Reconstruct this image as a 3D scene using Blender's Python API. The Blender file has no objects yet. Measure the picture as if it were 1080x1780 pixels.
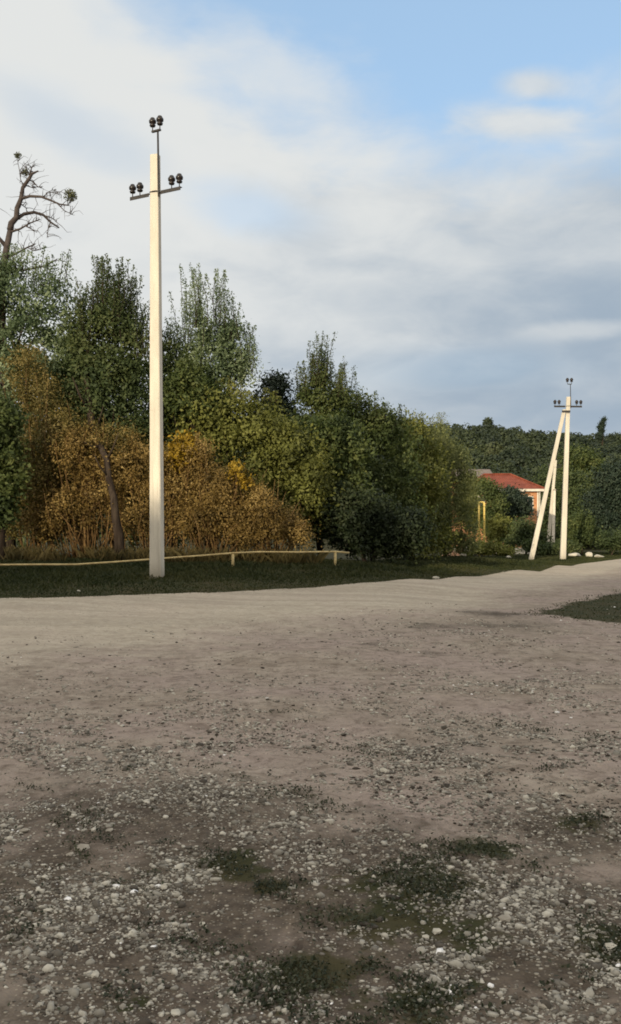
import bpy, math, random
import numpy as np
from mathutils import Vector, Matrix

S = bpy.context.scene
C = S.collection
R = math.radians
random.seed(7)
RNG = np.random.default_rng(11)

# ------------------------------------------------------------------ camera
EYE = 1.6
F = 1600.0
cam_d = bpy.data.cameras.new("camera")
cam_d.sensor_fit = 'VERTICAL'
cam_d.sensor_height = 36.0
cam_d.lens = F / 1780 * 36.0
cam_d.shift_y = 15 / 1780
cam_d.clip_start = 0.1
cam_d.clip_end = 6000
cam = bpy.data.objects.new("camera", cam_d)
C.objects.link(cam)
cam.location = (0, 0, EYE)
cam.rotation_euler = (R(90), 0, 0)
S.camera = cam
S.view_settings.view_transform = 'Standard'
S.view_settings.look = 'None'
S.view_settings.exposure = 0.0
S.view_settings.gamma = 1.0
S.cycles.filter_width = 1.8

# ------------------------------------------------------------------ sun and sky
SUN_EL = R(11.5)
SUN_AZ = R(205)          # clockwise from +Y: behind the camera, to its left
sdir = Vector((math.sin(SUN_AZ) * math.cos(SUN_EL), math.cos(SUN_AZ) * math.cos(SUN_EL), math.sin(SUN_EL)))
sun_d = bpy.data.lights.new("sun", 'SUN')
sun_d.energy = 4.0
sun_d.angle = R(0.55)
sun_d.color = (1.0, 0.84, 0.60)
sun = bpy.data.objects.new("sun", sun_d)
C.objects.link(sun)
sun.rotation_euler = sdir.to_track_quat('Z', 'Y').to_euler()

W = bpy.data.worlds.new("World")
S.world = W
W.use_nodes = True
nt = W.node_tree
nt.nodes.clear()


class NG:
    """small helper to write node maths as expressions"""
    def __init__(s, nt):
        s.nt = nt

    def new(s, t, **kw):
        n = s.nt.nodes.new(t)
        for k, v in kw.items():
            setattr(n, k, v)
        return n

    def put(s, sock, v):
        if isinstance(v, bpy.types.NodeSocket):
            s.nt.links.new(v, sock)
        elif isinstance(v, (tuple, list)) and len(v) == 3 and sock.type == 'RGBA':
            sock.default_value = (*v, 1)
        else:
            sock.default_value = v

    def m(s, op, a, b=0.0, c=None, clamp=False):
        n = s.new('ShaderNodeMath', operation=op, use_clamp=clamp)
        s.put(n.inputs[0], a)
        s.put(n.inputs[1], b)
        if c is not None:
            s.put(n.inputs[2], c)
        return n.outputs[0]

    def ss(s, v, lo, hi, a=0.0, b=1.0):
        n = s.new('ShaderNodeMapRange', interpolation_type='SMOOTHSTEP')
        s.put(n.inputs[0], v)
        n.inputs[1].default_value = lo
        n.inputs[2].default_value = hi
        n.inputs[3].default_value = a
        n.inputs[4].default_value = b
        return n.outputs[0]

    def mix(s, f, a, b, mode='MIX'):
        n = s.new('ShaderNodeMix', data_type='RGBA', blend_type=mode)
        s.put(n.inputs[0], f)
        s.put(n.inputs[6], a)
        s.put(n.inputs[7], b)
        return n.outputs[2]

    def noise(s, vec, scale, detail=4, rough=0.55, dist=0.0):
        n = s.new('ShaderNodeTexNoise')
        if vec is not None:
            s.nt.links.new(vec, n.inputs['Vector'])
        n.inputs['Scale'].default_value = scale
        n.inputs['Detail'].default_value = detail
        n.inputs['Roughness'].default_value = rough
        n.inputs['Distortion'].default_value = dist
        return n.outputs[0]

    def mapping(s, vec, scale=(1, 1, 1), loc=(0, 0, 0), rot=(0, 0, 0)):
        n = s.new('ShaderNodeMapping')
        s.nt.links.new(vec, n.inputs[0])
        n.inputs['Location'].default_value = loc
        n.inputs['Rotation'].default_value = rot
        n.inputs['Scale'].default_value = scale
        return n.outputs[0]


g = NG(nt)
bg = g.new('ShaderNodeBackground')
out = g.new('ShaderNodeOutputWorld')
nt.links.new(bg.outputs[0], out.inputs[0])
sky = g.new('ShaderNodeTexSky', sky_type='NISHITA')
sky.sun_disc = False
sky.sun_elevation = SUN_EL
sky.sun_rotation = SUN_AZ
sky.altitude = 200
sky.air_density = 1.0
sky.dust_density = 1.2
tc = g.new('ShaderNodeTexCoord').outputs['Generated']
sep = g.new('ShaderNodeSeparateXYZ')
nt.links.new(tc, sep.inputs[0])
az = g.m('ARCTAN2', sep.outputs[0], sep.outputs[1])
el = g.m('ARCSINE', sep.outputs[2])
comb = g.new('ShaderNodeCombineXYZ')
nt.links.new(az, comb.inputs[0])
nt.links.new(el, comb.inputs[1])
ae = comb.outputs[0]
aes = g.mapping(ae, scale=(1.0, 1.7, 1), rot=(0, 0, R(22)))
n1 = g.noise(aes, 4.2, 6, 0.52, 0.4)
n2 = g.noise(g.mapping(ae, scale=(1, 2.2, 1), loc=(3.1, 1.7, 0), rot=(0, 0, R(18))), 9.5, 5, 0.55, 0.3)
n3 = g.noise(g.mapping(ae, scale=(1, 2.4, 1), loc=(7.3, 4.1, 0)), 3.0, 3, 0.5)


def paz(x): return math.atan((x - 540) / F)
def pel(y, x=540): return math.atan((905 - y) / math.hypot(F, x - 540))


# clear sky lies above a slanting cloud edge; the cloud bank fills everything below it
ax, ay_, bx_, by_ = paz(120), pel(-20, 120), paz(745), pel(300, 745)
L = math.hypot(bx_ - ax, by_ - ay_)
nx, ny = -(by_ - ay_) / L, (bx_ - ax) / L
s1 = g.m('ADD', g.m('MULTIPLY', g.m('SUBTRACT', az, ax), nx), g.m('MULTIPLY', g.m('SUBTRACT', el, ay_), ny))
# right-hand edge, rising slightly to the right
s2 = g.m('SUBTRACT', g.m('SUBTRACT', el, pel(335, 800)), g.m('MULTIPLY', g.m('SUBTRACT', az, paz(800)), 0.12))
smin = g.m('MINIMUM', s1, s2)
wob = g.m('ADD', g.m('MULTIPLY', g.m('SUBTRACT', n1, 0.5), 0.22), g.m('MULTIPLY', g.m('SUBTRACT', n2, 0.5), 0.12))
blue = g.ss(g.m('ADD', smin, wob), -0.05, 0.10)
blue = g.m('MULTIPLY', blue, g.ss(az, -0.6, 0.0, 0.35, 1.0))


def blob(x, y, rx, ry, rot=0.0, warp=0.35):
    cx, cy = paz(x), pel(y, x)
    dx = g.m('SUBTRACT', az, cx)
    dy = g.m('SUBTRACT', el, cy)
    c, s = math.cos(rot), math.sin(rot)
    u = g.m('DIVIDE', g.m('ADD', g.m('MULTIPLY', dx, c), g.m('MULTIPLY', dy, s)), rx / F)
    v = g.m('DIVIDE', g.m('SUBTRACT', g.m('MULTIPLY', dy, c), g.m('MULTIPLY', dx, s)), ry / F)
    r = g.m('SQRT', g.m('ADD', g.m('MULTIPLY', u, u), g.m('MULTIPLY', v, v)))
    r = g.m('ADD', r, g.m('MULTIPLY', g.m('SUBTRACT', n2, 0.5), warp * 3.0))
    return g.ss(r, 1.15, 0.2)


# small puffs standing in the blue
for (x, y, rx, ry, rot, k) in [(930, 148, 80, 30, -0.15, 0.85), (905, 215, 140, 34, -0.10, 0.9), (480, 130, 190, 60, -0.35, 0.45),
                               (1075, 190, 60, 40, 0, 0.3)]:
    blue = g.m('MULTIPLY', blue, g.m('SUBTRACT', 1.0, g.m('MULTIPLY', blob(x, y, rx, ry, rot), k)))
# thin blue windows in the bank
for (x, y, rx, ry, rot, k) in [(440, 365, 150, 55, -0.2, 0.42), (110, 210, 190, 60, -0.3, 0.22), (800, 640, 260, 50, 0.0, 0.10)]:
    blue = g.m('MAXIMUM', blue, g.m('MULTIPLY', blob(x, y, rx, ry, rot), k))

# cloud tone: white to the upper left, blue-grey low and to the right
tone = g.m('ADD', g.m('MULTIPLY', az, 1.05), g.m('MULTIPLY', el, -1.55))
tone = g.m('ADD', tone, g.m('MULTIPLY', g.m('SUBTRACT', n3, 0.5), 0.9))
tone = g.m('ADD', tone, g.m('MULTIPLY', g.m('SUBTRACT', n2, 0.5), 0.9))
tone = g.ss(tone, -0.80, 0.32)
for (x, y, rx, ry, rot, k) in [(130, 130, 240, 75, -0.45, 0.5), (430, 440, 130, 42, -0.1, 0.55), (590, 260, 130, 50, -0.5, 0.35),
                               (1000, 575, 110, 22, 0.0, 0.45), (700, 600, 120, 24, 0, 0.25), (760, 430, 160, 40, -0.5, 0.2)]:
    tone = g.m('MULTIPLY', tone, g.m('SUBTRACT', 1.0, g.m('MULTIPLY', blob(x, y, rx, ry, rot), k)))
for (x, y, rx, ry, rot, k) in [(850, 640, 330, 90, 0.1, 0.35), (130, 225, 200, 45, -0.3, 0.14), (640, 520, 140, 50, 0, 0.2)]:
    tone = g.m('MAXIMUM', tone, g.m('MULTIPLY', blob(x, y, rx, ry, rot, 0.3), g.m('ADD', k, g.m('MULTIPLY', tone, 0.75))))
ccol = g.mix(tone, (7.7, 7.85, 7.75), (3.55, 4.4, 5.35))
veil = g.ss(el, 0.0, 0.9, 1.0, 0.45)
bcol = g.mix(1.0, g.mix(1.0, sky.outputs[0], (0.75, 0.82, 0.9), 'MULTIPLY'), (2.75, 3.95, 5.3), 'ADD')
final = g.mix(blue, ccol, bcol)
# unseen cloud overhead and behind the camera, added brighter to light the ground
bright = g.mix(g.ss(n1, .35, .65), (12.5, 11.3, 9.6), (9.5, 9.0, 8.2))
over = g.m('MAXIMUM', g.ss(el, 0.58, 0.85), g.ss(sep.outputs[1], .25, -.35))
final = g.mix(g.m('MULTIPLY', over, .92), final, bright)
nt.links.new(final, bg.inputs[0])
bg.inputs[1].default_value = 0.10

# ------------------------------------------------------------------ terrain
CTRL = np.array([
    (0, 0, 0), (0, 4, 0), (-4, 4, 0.0), (4, 4, 0), (0, 8, .0), (-5, 9, .05), (5, 9, -.03), (-9, 12, .12), (0, 12, .05), (8, 13, -.08),
    (-3.3, 19.6, .375), (-6, 17, .30), (-10, 18, .36), (0, 17, .15), (1, 21, .25), (4, 18, .0), (5, 23, .02), (7, 27, -.12),
    (-8, 24, .48), (-3, 24, .46), (0, 25, .40), (-14, 24, .55), (4, 30, .10), (9, 34, -.30), (6, 40, -.05), (13.8, 50.5, -.6),
    (11, 50.5, -.6), (12, 43, -.50), (16, 45, -.55), (20, 50, -.6), (26, 60, -.7), (14, 62, -.8), (5, 55, -.3), (20, 30, -.45), (12, 26, -.3),
    (-20, 10, .3), (-20, 30, .8), (20, 10, -.2), (35, 30, -.6), (35, 60, -.8), (-10, -10, 0), (10, -10, 0), (-25, 50, 1.2), (0, 70, -.8)], float)


def sstep(a, b, v):
    t = np.clip((v - a) / (b - a), 0, 1)
    return t * t * (3 - 2 * t)


def T(x, y):
    x = np.asarray(x, float)
    y = np.asarray(y, float)
    shp = np.broadcast(x, y).shape
    X = np.broadcast_to(x, shp).ravel()
    Y = np.broadcast_to(y, shp).ravel()
    num = np.zeros(X.shape)
    soft = 2.0 + .25 * np.clip(Y - 22, 0, 60)
    den = np.zeros(X.shape)
    for cx, cy, cz in CTRL:
        w = ((X - cx) ** 2 + (Y - cy) ** 2 + soft) ** -2.0
        num += w * cz
        den += w
    z = num / den
    wf = sstep(62, 85, Y)
    far = -1.4 - 0.9 * sstep(85, 120, Y)
    hill = sstep(135, 370, Y) * (32.8 + 6 * np.exp(-((X + 30) / 90.) ** 2) - 3 * sstep(60, 160, X) + 1.6 * np.sin(X * .045 + 1) + 1.0 * np.sin(X * .11))
    side = 10 * sstep(60, 300, -X) * sstep(40, 140, Y)
    z = z * (1 - wf) + far * wf + hill + side
    # unseen rise added behind the camera to keep the yard in shade
    ridge = sstep(-14, -72, Y) * (RIDGE + 0.25 * np.sin(X * .12 + 1.3) + .15 * np.sin(X * .31))
    near = np.clip(1.6 - np.abs(Y) / 12, 0, 1) * (np.abs(X) < 60)
    und = .018 * np.sin(X * 1.9 + .7 * Y) * np.sin(Y * 1.3 + .4) + .012 * np.sin(X * .8 - Y * 2.1)
    return (z + ridge + near * und).reshape(shp)


RIDGE = 21.7


def t1(x, y):
    return float(T(np.array([x]), np.array([y]))[0])


def P(px, py, d):
    """world point seen at photo pixel (px, py) at distance d"""
    return Vector(((px - 540) / F * d, d, EYE + (905 - py) / F * d))


_ds = np.concatenate([np.arange(1.5, 12, .02), np.arange(12, 160, .1)])


def Gp(px, py):
    """where the sight line through (px, py) meets the ground"""
    X = (px - 540) / F * _ds
    Z = EYE + (905 - py) / F * _ds
    h = T(X, _ds)
    k = np.argmax(Z <= h)
    if k == 0:
        k = len(_ds) - 1
    return Vector((X[k], _ds[k], h[k]))


# ------------------------------------------------------------------ materials
def mat(name):
    m = bpy.data.materials.new(name)
    m.use_nodes = True
    m.node_tree.nodes.clear()
    gg = NG(m.node_tree)
    o = gg.new('ShaderNodeOutputMaterial')
    return m, gg, o


def principled(gg, o, col, rough=.85, spec=.3, normal=None, metal=0.0):
    b = gg.new('ShaderNodeBsdfPrincipled')
    gg.put(b.inputs['Base Color'], col)
    gg.put(b.inputs['Roughness'], rough)
    b.inputs['Specular IOR Level'].default_value = spec
    b.inputs['Metallic'].default_value = metal
    if normal is not None:
        gg.nt.links.new(normal, b.inputs['Normal'])
    gg.nt.links.new(b.outputs[0], o.inputs[0])
    return b


def bump(gg, h, strength=.5, dist=.02):
    n = gg.new('ShaderNodeBump')
    gg.put(n.inputs['Height'], h)
    n.inputs['Strength'].default_value = strength
    n.inputs['Distance'].default_value = dist
    return n.outputs[0]


def simple(name, c1, c2, scale=6, rough=.85, spec=.3, bs=.3, bd=.01, metal=0.0, stretch=(1, 1, 1), coord='Object'):
    m, gg, o = mat(name)
    t = gg.new('ShaderNodeTexCoord').outputs[coord]
    t = gg.mapping(t, scale=stretch)
    n = gg.noise(t, scale, 6, .6)
    f = gg.ss(n, .35, .65)
    principled(gg, o, gg.mix(f, c1, c2), rough, spec, bump(gg, gg.noise(t, scale * 5, 4), bs, bd), metal)
    return m


def leafmat(name, cols, trans=.32, nscale=.9, rough=.6, wn=.42):
    """cols: 4 base colours spread over the per-leaf tint attribute"""
    m, gg, o = mat(name)
    a = gg.new('ShaderNodeAttribute', attribute_name='tint').outputs['Fac']
    geo = gg.new('ShaderNodeTexCoord').outputs['Object']
    n = gg.noise(geo, nscale, 4, .6)
    f = gg.m('ADD', gg.m('MULTIPLY', a, 1 - wn), gg.m('MULTIPLY', gg.ss(n, .36, .64), wn))
    r = gg.new('ShaderNodeValToRGB')
    gg.nt.links.new(f, r.inputs[0])
    el_ = r.color_ramp.elements
    el_[0].position = .05
    el_[0].color = (*cols[0], 1)
    el_[1].position = .95
    el_[1].color = (*cols[-1], 1)
    for i, c in enumerate(cols[1:-1]):
        e = el_.new((i + 1) / (len(cols) - 1))
        e.color = (*c, 1)
    b = gg.new('ShaderNodeBsdfPrincipled')
    gg.nt.links.new(r.outputs[0], b.inputs['Base Color'])
    b.inputs['Roughness'].default_value = rough
    b.inputs['Specular IOR Level'].default_value = .25
    tr = gg.new('ShaderNodeBsdfTranslucent')
    gg.nt.links.new(gg.mix(1.0, r.outputs[0], (1.0, 1.05, .6), 'MULTIPLY'), tr.inputs[0])
    mx = gg.new('ShaderNodeMixShader')
    mx.inputs[0].default_value = trans
    gg.nt.links.new(b.outputs[0], mx.inputs[1])
    gg.nt.links.new(tr.outputs[0], mx.inputs[2])
    gg.nt.links.new(mx.outputs[0], o.inputs[0])
    return m


# ground -----------------------------------------------------------
def ground_material(name, kind):
    m, gg, o = mat(name)
    pos = gg.new('ShaderNodeNewGeometry').outputs['Position']
    zone = gg.new('ShaderNodeAttribute', attribute_name='zone').outputs['Vector']
    sp = gg.new('ShaderNodeSeparateXYZ')
    gg.nt.links.new(zone, sp.inputs[0])
    pale, soil, green = sp.outputs
    nb = gg.noise(pos, .55, 5, .6)
    nm = gg.noise(pos, 2.3, 6, .62, .4)
    nf = gg.noise(pos, 14, 6, .65)
    ng = gg.noise(pos, 70, 3, .6)
    dirt = gg.mix(gg.ss(nm, .3, .7), (.24, .200, .163), (.36, .312, .262))
    dirt = gg.mix(gg.ss(nb, .38, .62), dirt, (.325, .268, .236))
    road = gg.mix(gg.ss(nm, .3, .7), (.41, .365, .295), (.50, .45, .37))
    road = gg.mix(gg.ss(nb, .4, .6, 0, .5), road, (.45, .39, .325))
    trk = gg.noise(gg.mapping(pos, scale=(.10, 1.5, 1), rot=(0, 0, R(-14))), 1.3, 5, .6, .5)
    road = gg.mix(gg.m('MULTIPLY', gg.ss(trk, .42, .62), .45), road, (.30, .265, .215))
    pf = gg.ss(gg.m('ADD', pale, gg.m('MULTIPLY', gg.m('SUBTRACT', nm, .5), .7)), .15, .85)
    col = gg.mix(pf, dirt, road)
    dark = gg.mix(gg.ss(nf, .35, .65), (.045, .036, .027), (.105, .085, .064))
    sf = gg.ss(gg.m('ADD', soil, gg.m('MULTIPLY', gg.m('SUBTRACT', nm, .5), 1.3)), .25, .75)
    col = gg.mix(gg.m('MULTIPLY', sf, .85), col, dark)
    # pebbles
    v = gg.new('ShaderNodeTexVoronoi', feature='F1')
    gg.nt.links.new(pos, v.inputs['Vector'])
    v.inputs['Scale'].default_value = 34
    vc = gg.new('ShaderNodeSeparateColor')
    gg.nt.links.new(v.outputs['Color'], vc.inputs[0])
    peb = gg.m('MULTIPLY', gg.m('GREATER_THAN', vc.outputs[0], .62), gg.ss(v.outputs['Distance'], .42, .25))
    pm = gg.m('MULTIPLY', peb, gg.ss(gg.m('ADD', nm, gg.m('MULTIPLY', soil, .25)), .42, .62))
    pcol = gg.mix(vc.outputs[1], (.085, .075, .062), (.50, .46, .38))
    v2 = gg.new('ShaderNodeTexVoronoi', feature='F1')
    gg.nt.links.new(pos, v2.inputs['Vector'])
    v2.inputs['Scale'].default_value = 75
    v2c = gg.new('ShaderNodeSeparateColor')
    gg.nt.links.new(v2.outputs['Color'], v2c.inputs[0])
    col = gg.mix(gg.m('MULTIPLY', gg.m('MULTIPLY', gg.m('GREATER_THAN', v2c.outputs[0], .55), gg.ss(v2.outputs['Distance'], .45, .25)), gg.m('MULTIPLY', gg.ss(gg.m('ADD', nf, gg.m('MULTIPLY', soil, .2)), .40, .60), gg.ss(pale, .9, .1, .0, .75))), col,
                 gg.mix(v2c.outputs[1], (.06, .05, .04), (.42, .38, .31)))
    pt = gg.noise(pos, 6.5, 8, .75, .8)
    col = gg.mix(gg.m('MULTIPLY', gg.ss(pt, .46, .64), gg.ss(pale, 1.0, .0, .25, .8)), col, gg.mix(1.0, col, (.50, .47, .44), 'MULTIPLY'))
    col = gg.mix(gg.m('MULTIPLY', gg.ss(pt, .44, .32), .5), col, gg.mix(1.0, col, (1.35, 1.3, 1.22), 'MULTIPLY'))
    col = gg.mix(gg.m('MULTIPLY', pm, .8), col, pcol)
    col = gg.mix(gg.m('MULTIPLY', gg.ss(nf, .3, .7), .35), col, gg.mix(1.0, col, (.62, .6, .58), 'MULTIPLY'))
    col = gg.mix(gg.m('MULTIPLY', gg.ss(ng, .4, .7), .25), col, gg.mix(1.0, col, (1.5, 1.45, 1.35), 'MULTIPLY'))
    grass = gg.mix(gg.ss(nm, .3, .7), (.030, .036, .014), (.060, .052, .026))
    gf = gg.ss(gg.m('ADD', gg.m('ADD', green, gg.m('MULTIPLY', gg.m('SUBTRACT', nf, .5), .6)), gg.m('MULTIPLY', gg.m('SUBTRACT', gg.noise(pos, 4.5, 5, .7, .6), .5), 1.5)), .38, .66)
    col = gg.mix(gf, col, grass)
    h = gg.m('ADD', gg.m('MULTIPLY', nf, .6), gg.m('ADD', gg.m('MULTIPLY', pm, .5), gg.m('MULTIPLY', ng, .2)))
    principled(gg, o, col, .95, .15, bump(gg, h, .8, .03))
    return m


M = {}
M['ground'] = ground_material('ground', 'g')
m, gg, o = mat('pole_concrete')
tcn = gg.new('ShaderNodeTexCoord').outputs['Object']
n_a = gg.noise(gg.mapping(tcn, scale=(1, 1, .22)), 3.0, 6, .65)
n_b = gg.noise(gg.mapping(tcn, scale=(9, 9, .35)), 2.2, 5, .6)
n_c = gg.noise(tcn, 45, 4, .6)
cc = gg.mix(gg.ss(n_a, .3, .7), (.73, .685, .585), (.57, .535, .46))
cc = gg.mix(gg.m('MULTIPLY', gg.ss(n_b, .55, .72), .55), cc, (.42, .38, .31))
cc = gg.mix(gg.m('MULTIPLY', gg.ss(n_c, .60, .70), .6), cc, (.34, .31, .26))
spz = gg.new('ShaderNodeSeparateXYZ')
gg.nt.links.new(tcn, spz.inputs[0])
cc = gg.mix(gg.m('MULTIPLY', gg.ss(gg.m('ADD', spz.outputs[2], gg.m('MULTIPLY', n_c, .3)), .55, .1), .7), cc, (.26, .23, .17))
principled(gg, o, cc, .92, .15, bump(gg, gg.m('ADD', n_c, n_b), .6, .012))
M['concrete'] = m
M['iron'] = simple('painted_iron', (.020, .020, .022), (.045, .040, .036), 20, .55, .4, .2, .003)
M['glaze'] = simple('brown_glaze', (.012, .010, .010), (.022, .016, .014), 14, .3, .5, .05, .002)
M['pipe'] = simple('cream_pipe', (.62, .50, .25), (.44, .33, .15), 9, .6, .3, .2, .004)
M['yellowpipe'] = simple('yellow_gas_pipe', (.80, .62, .20), (.70, .52, .14), 8, .5, .4, .1, .003)
M['bark'] = simple('bark', (.030, .022, .017), (.065, .05, .038), 7, .95, .1, .8, .03, stretch=(1, 1, .2))
M['deadbark'] = simple('dead_bark', (.060, .050, .048), (.095, .080, .075), 8, .95, .1, .6, .02)
M['twig'] = simple('dry_twig', (.14, .085, .04), (.22, .14, .06), 8, .9, .1, .3, .01)
M['stone'] = simple('limestone', (.27, .245, .205), (.38, .35, .295), 9, .9, .2, .6, .01)
M['palestone'] = simple('pale_limestone', (.42, .40, .34), (.56, .53, .45), 9, .9, .2, .6, .01)
M['greystone'] = simple('grey_stone', (.16, .155, .145), (.27, .26, .24), 9, .9, .2, .6, .01)
M['wall'] = simple('plaster_wall', (.46, .20, .09), (.55, .30, .16), 2.5, .9, .2, .2, .01)
M['trim'] = simple('white_trim', (.72, .68, .60), (.62, .58, .50), 5, .8, .2, .1, .005)
M['glass'] = simple('window_glass', (.03, .035, .04), (.05, .055, .06), 2, .1, .6, 0, .001)
M['slate'] = simple('slate_sheet', (.16, .13, .12), (.22, .19, .17), 3, .9, .2, .2, .01)
M['brick'] = simple('rubble_brick', (.40, .20, .12), (.45, .34, .24), 5, .95, .1, .5, .02)

# red tile roof: courses of tiles
m, gg, o = mat('roof_tiles')
pos = gg.new('ShaderNodeTexCoord').outputs['Object']
w = gg.new('ShaderNodeTexWave', wave_type='BANDS', bands_direction='X')
gg.nt.links.new(pos, w.inputs[0])
w.inputs['Scale'].default_value = 1.6
n_ = gg.noise(pos, 2.0, 5)
principled(gg, o, gg.mix(gg.ss(n_, .3, .7), (.17, .048, .030), (.26, .075, .045)), .8, .2, bump(gg, w.outputs[1], .6, .05))
M['roof'] = m

M['leaf_dark'] = leafmat('leaves_dark_green', [(.026, .042, .018), (.050, .074, .029), (.082, .110, .041), (.135, .155, .06)])
M['leaf_mid'] = leafmat('leaves_mid_green', [(.026, .042, .015), (.052, .076, .025), (.090, .118, .038), (.16, .180, .062)])
M['leaf_olive'] = leafmat('leaves_olive', [(0.059, 0.070, 0.021), (0.107, 0.118, 0.030), (0.163, 0.176, 0.044), (0.244, 0.250, 0.072)])
M['leaf_grey'] = leafmat('leaves_grey_green', [(0.049, 0.078, 0.040), (0.094, 0.136, 0.072), (0.163, 0.213, 0.114), (0.325, 0.388, 0.246)])
M['leaf_willow'] = leafmat('leaves_willow', [(0.065, 0.081, 0.034), (0.117, 0.139, 0.055), (0.179, 0.199, 0.078), (0.260, 0.277, 0.112)])
M['leaf_brown'] = leafmat('leaves_brown', [(.055, .040, .014), (.138, .094, .028), (.25, .168, .052), (.42, .31, .12)], .3, 1.1, wn=.5)
M['leaf_tan'] = leafmat('leaves_tan_green', [(.050, .046, .016), (.112, .094, .028), (.18, .145, .046), (.30, .235, .09)], .3)
M['leaf_gold'] = leafmat('leaves_gold', [(0.100, 0.065, 0.008), (0.200, 0.130, 0.012), (0.320, 0.210, 0.018), (0.450, 0.320, 0.050)], .2)
M['leaf_shade'] = leafmat('leaves_painted_shade', [(.010, .017, .010), (.022, .034, .016), (.040, .056, .024), (.075, .09, .04)])  # shade on the low bush, put into the leaf colour
M['leaf_far'] = leafmat('leaves_far', [(.014, .024, .015), (.027, .040, .022), (.046, .062, .028), (.075, .088, .040)], .1, .04)
M['leaf_teal'] = leafmat('leaves_blue_green', [(.012, .022, .015), (.020, .035, .023), (.032, .050, .031), (.052, .070, .044)], .1)
M['grass'] = leafmat('grass_blades', [(.020, .030, .010), (.035, .045, .014), (.052, .058, .020), (.090, .085, .036)], .2, .5)
M['weed'] = leafmat('weed_leaves', [(.016, .023, .013), (.028, .037, .020), (.048, .056, .030), (.09, .09, .055)], .15, 2.)
M['drygrass'] = leafmat('dry_grass', [(.05, .045, .016), (.09, .07, .025), (.14, .11, .04), (.24, .19, .08)], .2, 1.)
M['mistletoe'] = leafmat('mistletoe_leaves', [(.05, .06, .03), (.08, .09, .045), (.11, .12, .06), (.16, .16, .09)], .2, 2.)

# gravel with a tint attribute
m, gg, o = mat('gravel_stones')
a = gg.new('ShaderNodeAttribute', attribute_name='tint').outputs['Fac']
r = gg.new('ShaderNodeValToRGB')
gg.nt.links.new(a, r.inputs[0])
for i, (p_, c_) in enumerate([(0.0, (.055, .045, .036)), (.35, (.105, .090, .077)), (.64, (.185, .168, .144)), (.87, (.32, .298, .256)), (1.0, (.60, .575, .50))]):
    if i == 0:
        e = r.color_ramp.elements[0]
    elif i == 4:
        e = r.color_ramp.elements[1]
    else:
        e = r.color_ramp.elements.new(p_)
    e.position = p_
    e.color = (*c_, 1)
pos = gg.new('ShaderNodeTexCoord').outputs['Object']
nn = gg.noise(pos, 60, 4)
principled(gg, o, gg.mix(gg.m('MULTIPLY', gg.ss(nn, .3, .7), .4), r.outputs[0], gg.mix(1.0, r.outputs[0], (.6, .58, .55), 'MULTIPLY')), .9, .2, bump(gg, nn, .4, .005))
M['gravel'] = m


# ------------------------------------------------------------------ object helpers
def link(name, me, material=None, parent=None):
    ob = bpy.data.objects.new(name, me)
    C.objects.link(ob)
    if material is not None:
        me.materials.append(material)
    if parent is not None:
        ob.parent = parent
    return ob


def thing(name, label, cat, loc=(0, 0, 0), group=None, rotz=0):
    ob = bpy.data.objects.new(name, None)
    C.objects.link(ob)
    ob.location = loc
    ob.rotation_euler = (0, 0, rotz)
    ob.empty_display_size = .3
    ob['label'] = label
    ob['category'] = cat
    if group:
        ob['group'] = group
    return ob


def tag(ob, label, cat, group=None):
    ob['label'] = label
    ob['category'] = cat
    if group:
        ob['group'] = group
    return ob


def raw_mesh(name, V, Fs, tint=None, smooth=False):
    """V (n,3) floats, Fs (m,k) ints of one polygon size"""
    V = np.asarray(V, np.float32)
    Fs = np.asarray(Fs, np.int32)
    k = Fs.shape[1]
    me = bpy.data.meshes.new(name)
    me.vertices.add(len(V))
    me.vertices.foreach_set('co', V.ravel())
    me.loops.add(Fs.size)
    me.loops.foreach_set('vertex_index', Fs.ravel())
    me.polygons.add(len(Fs))
    me.polygons.foreach_set('loop_start', np.arange(0, Fs.size, k, dtype=np.int32))
    me.polygons.foreach_set('loop_total', np.full(len(Fs), k, np.int32))
    if smooth:
        me.polygons.foreach_set('use_smooth', np.ones(len(Fs), bool))
    me.update(calc_edges=True)
    if tint is not None:
        at = me.attributes.new('tint', 'FLOAT', 'FACE')
        at.data.foreach_set('value', np.asarray(tint, np.float32))
    return me


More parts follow.
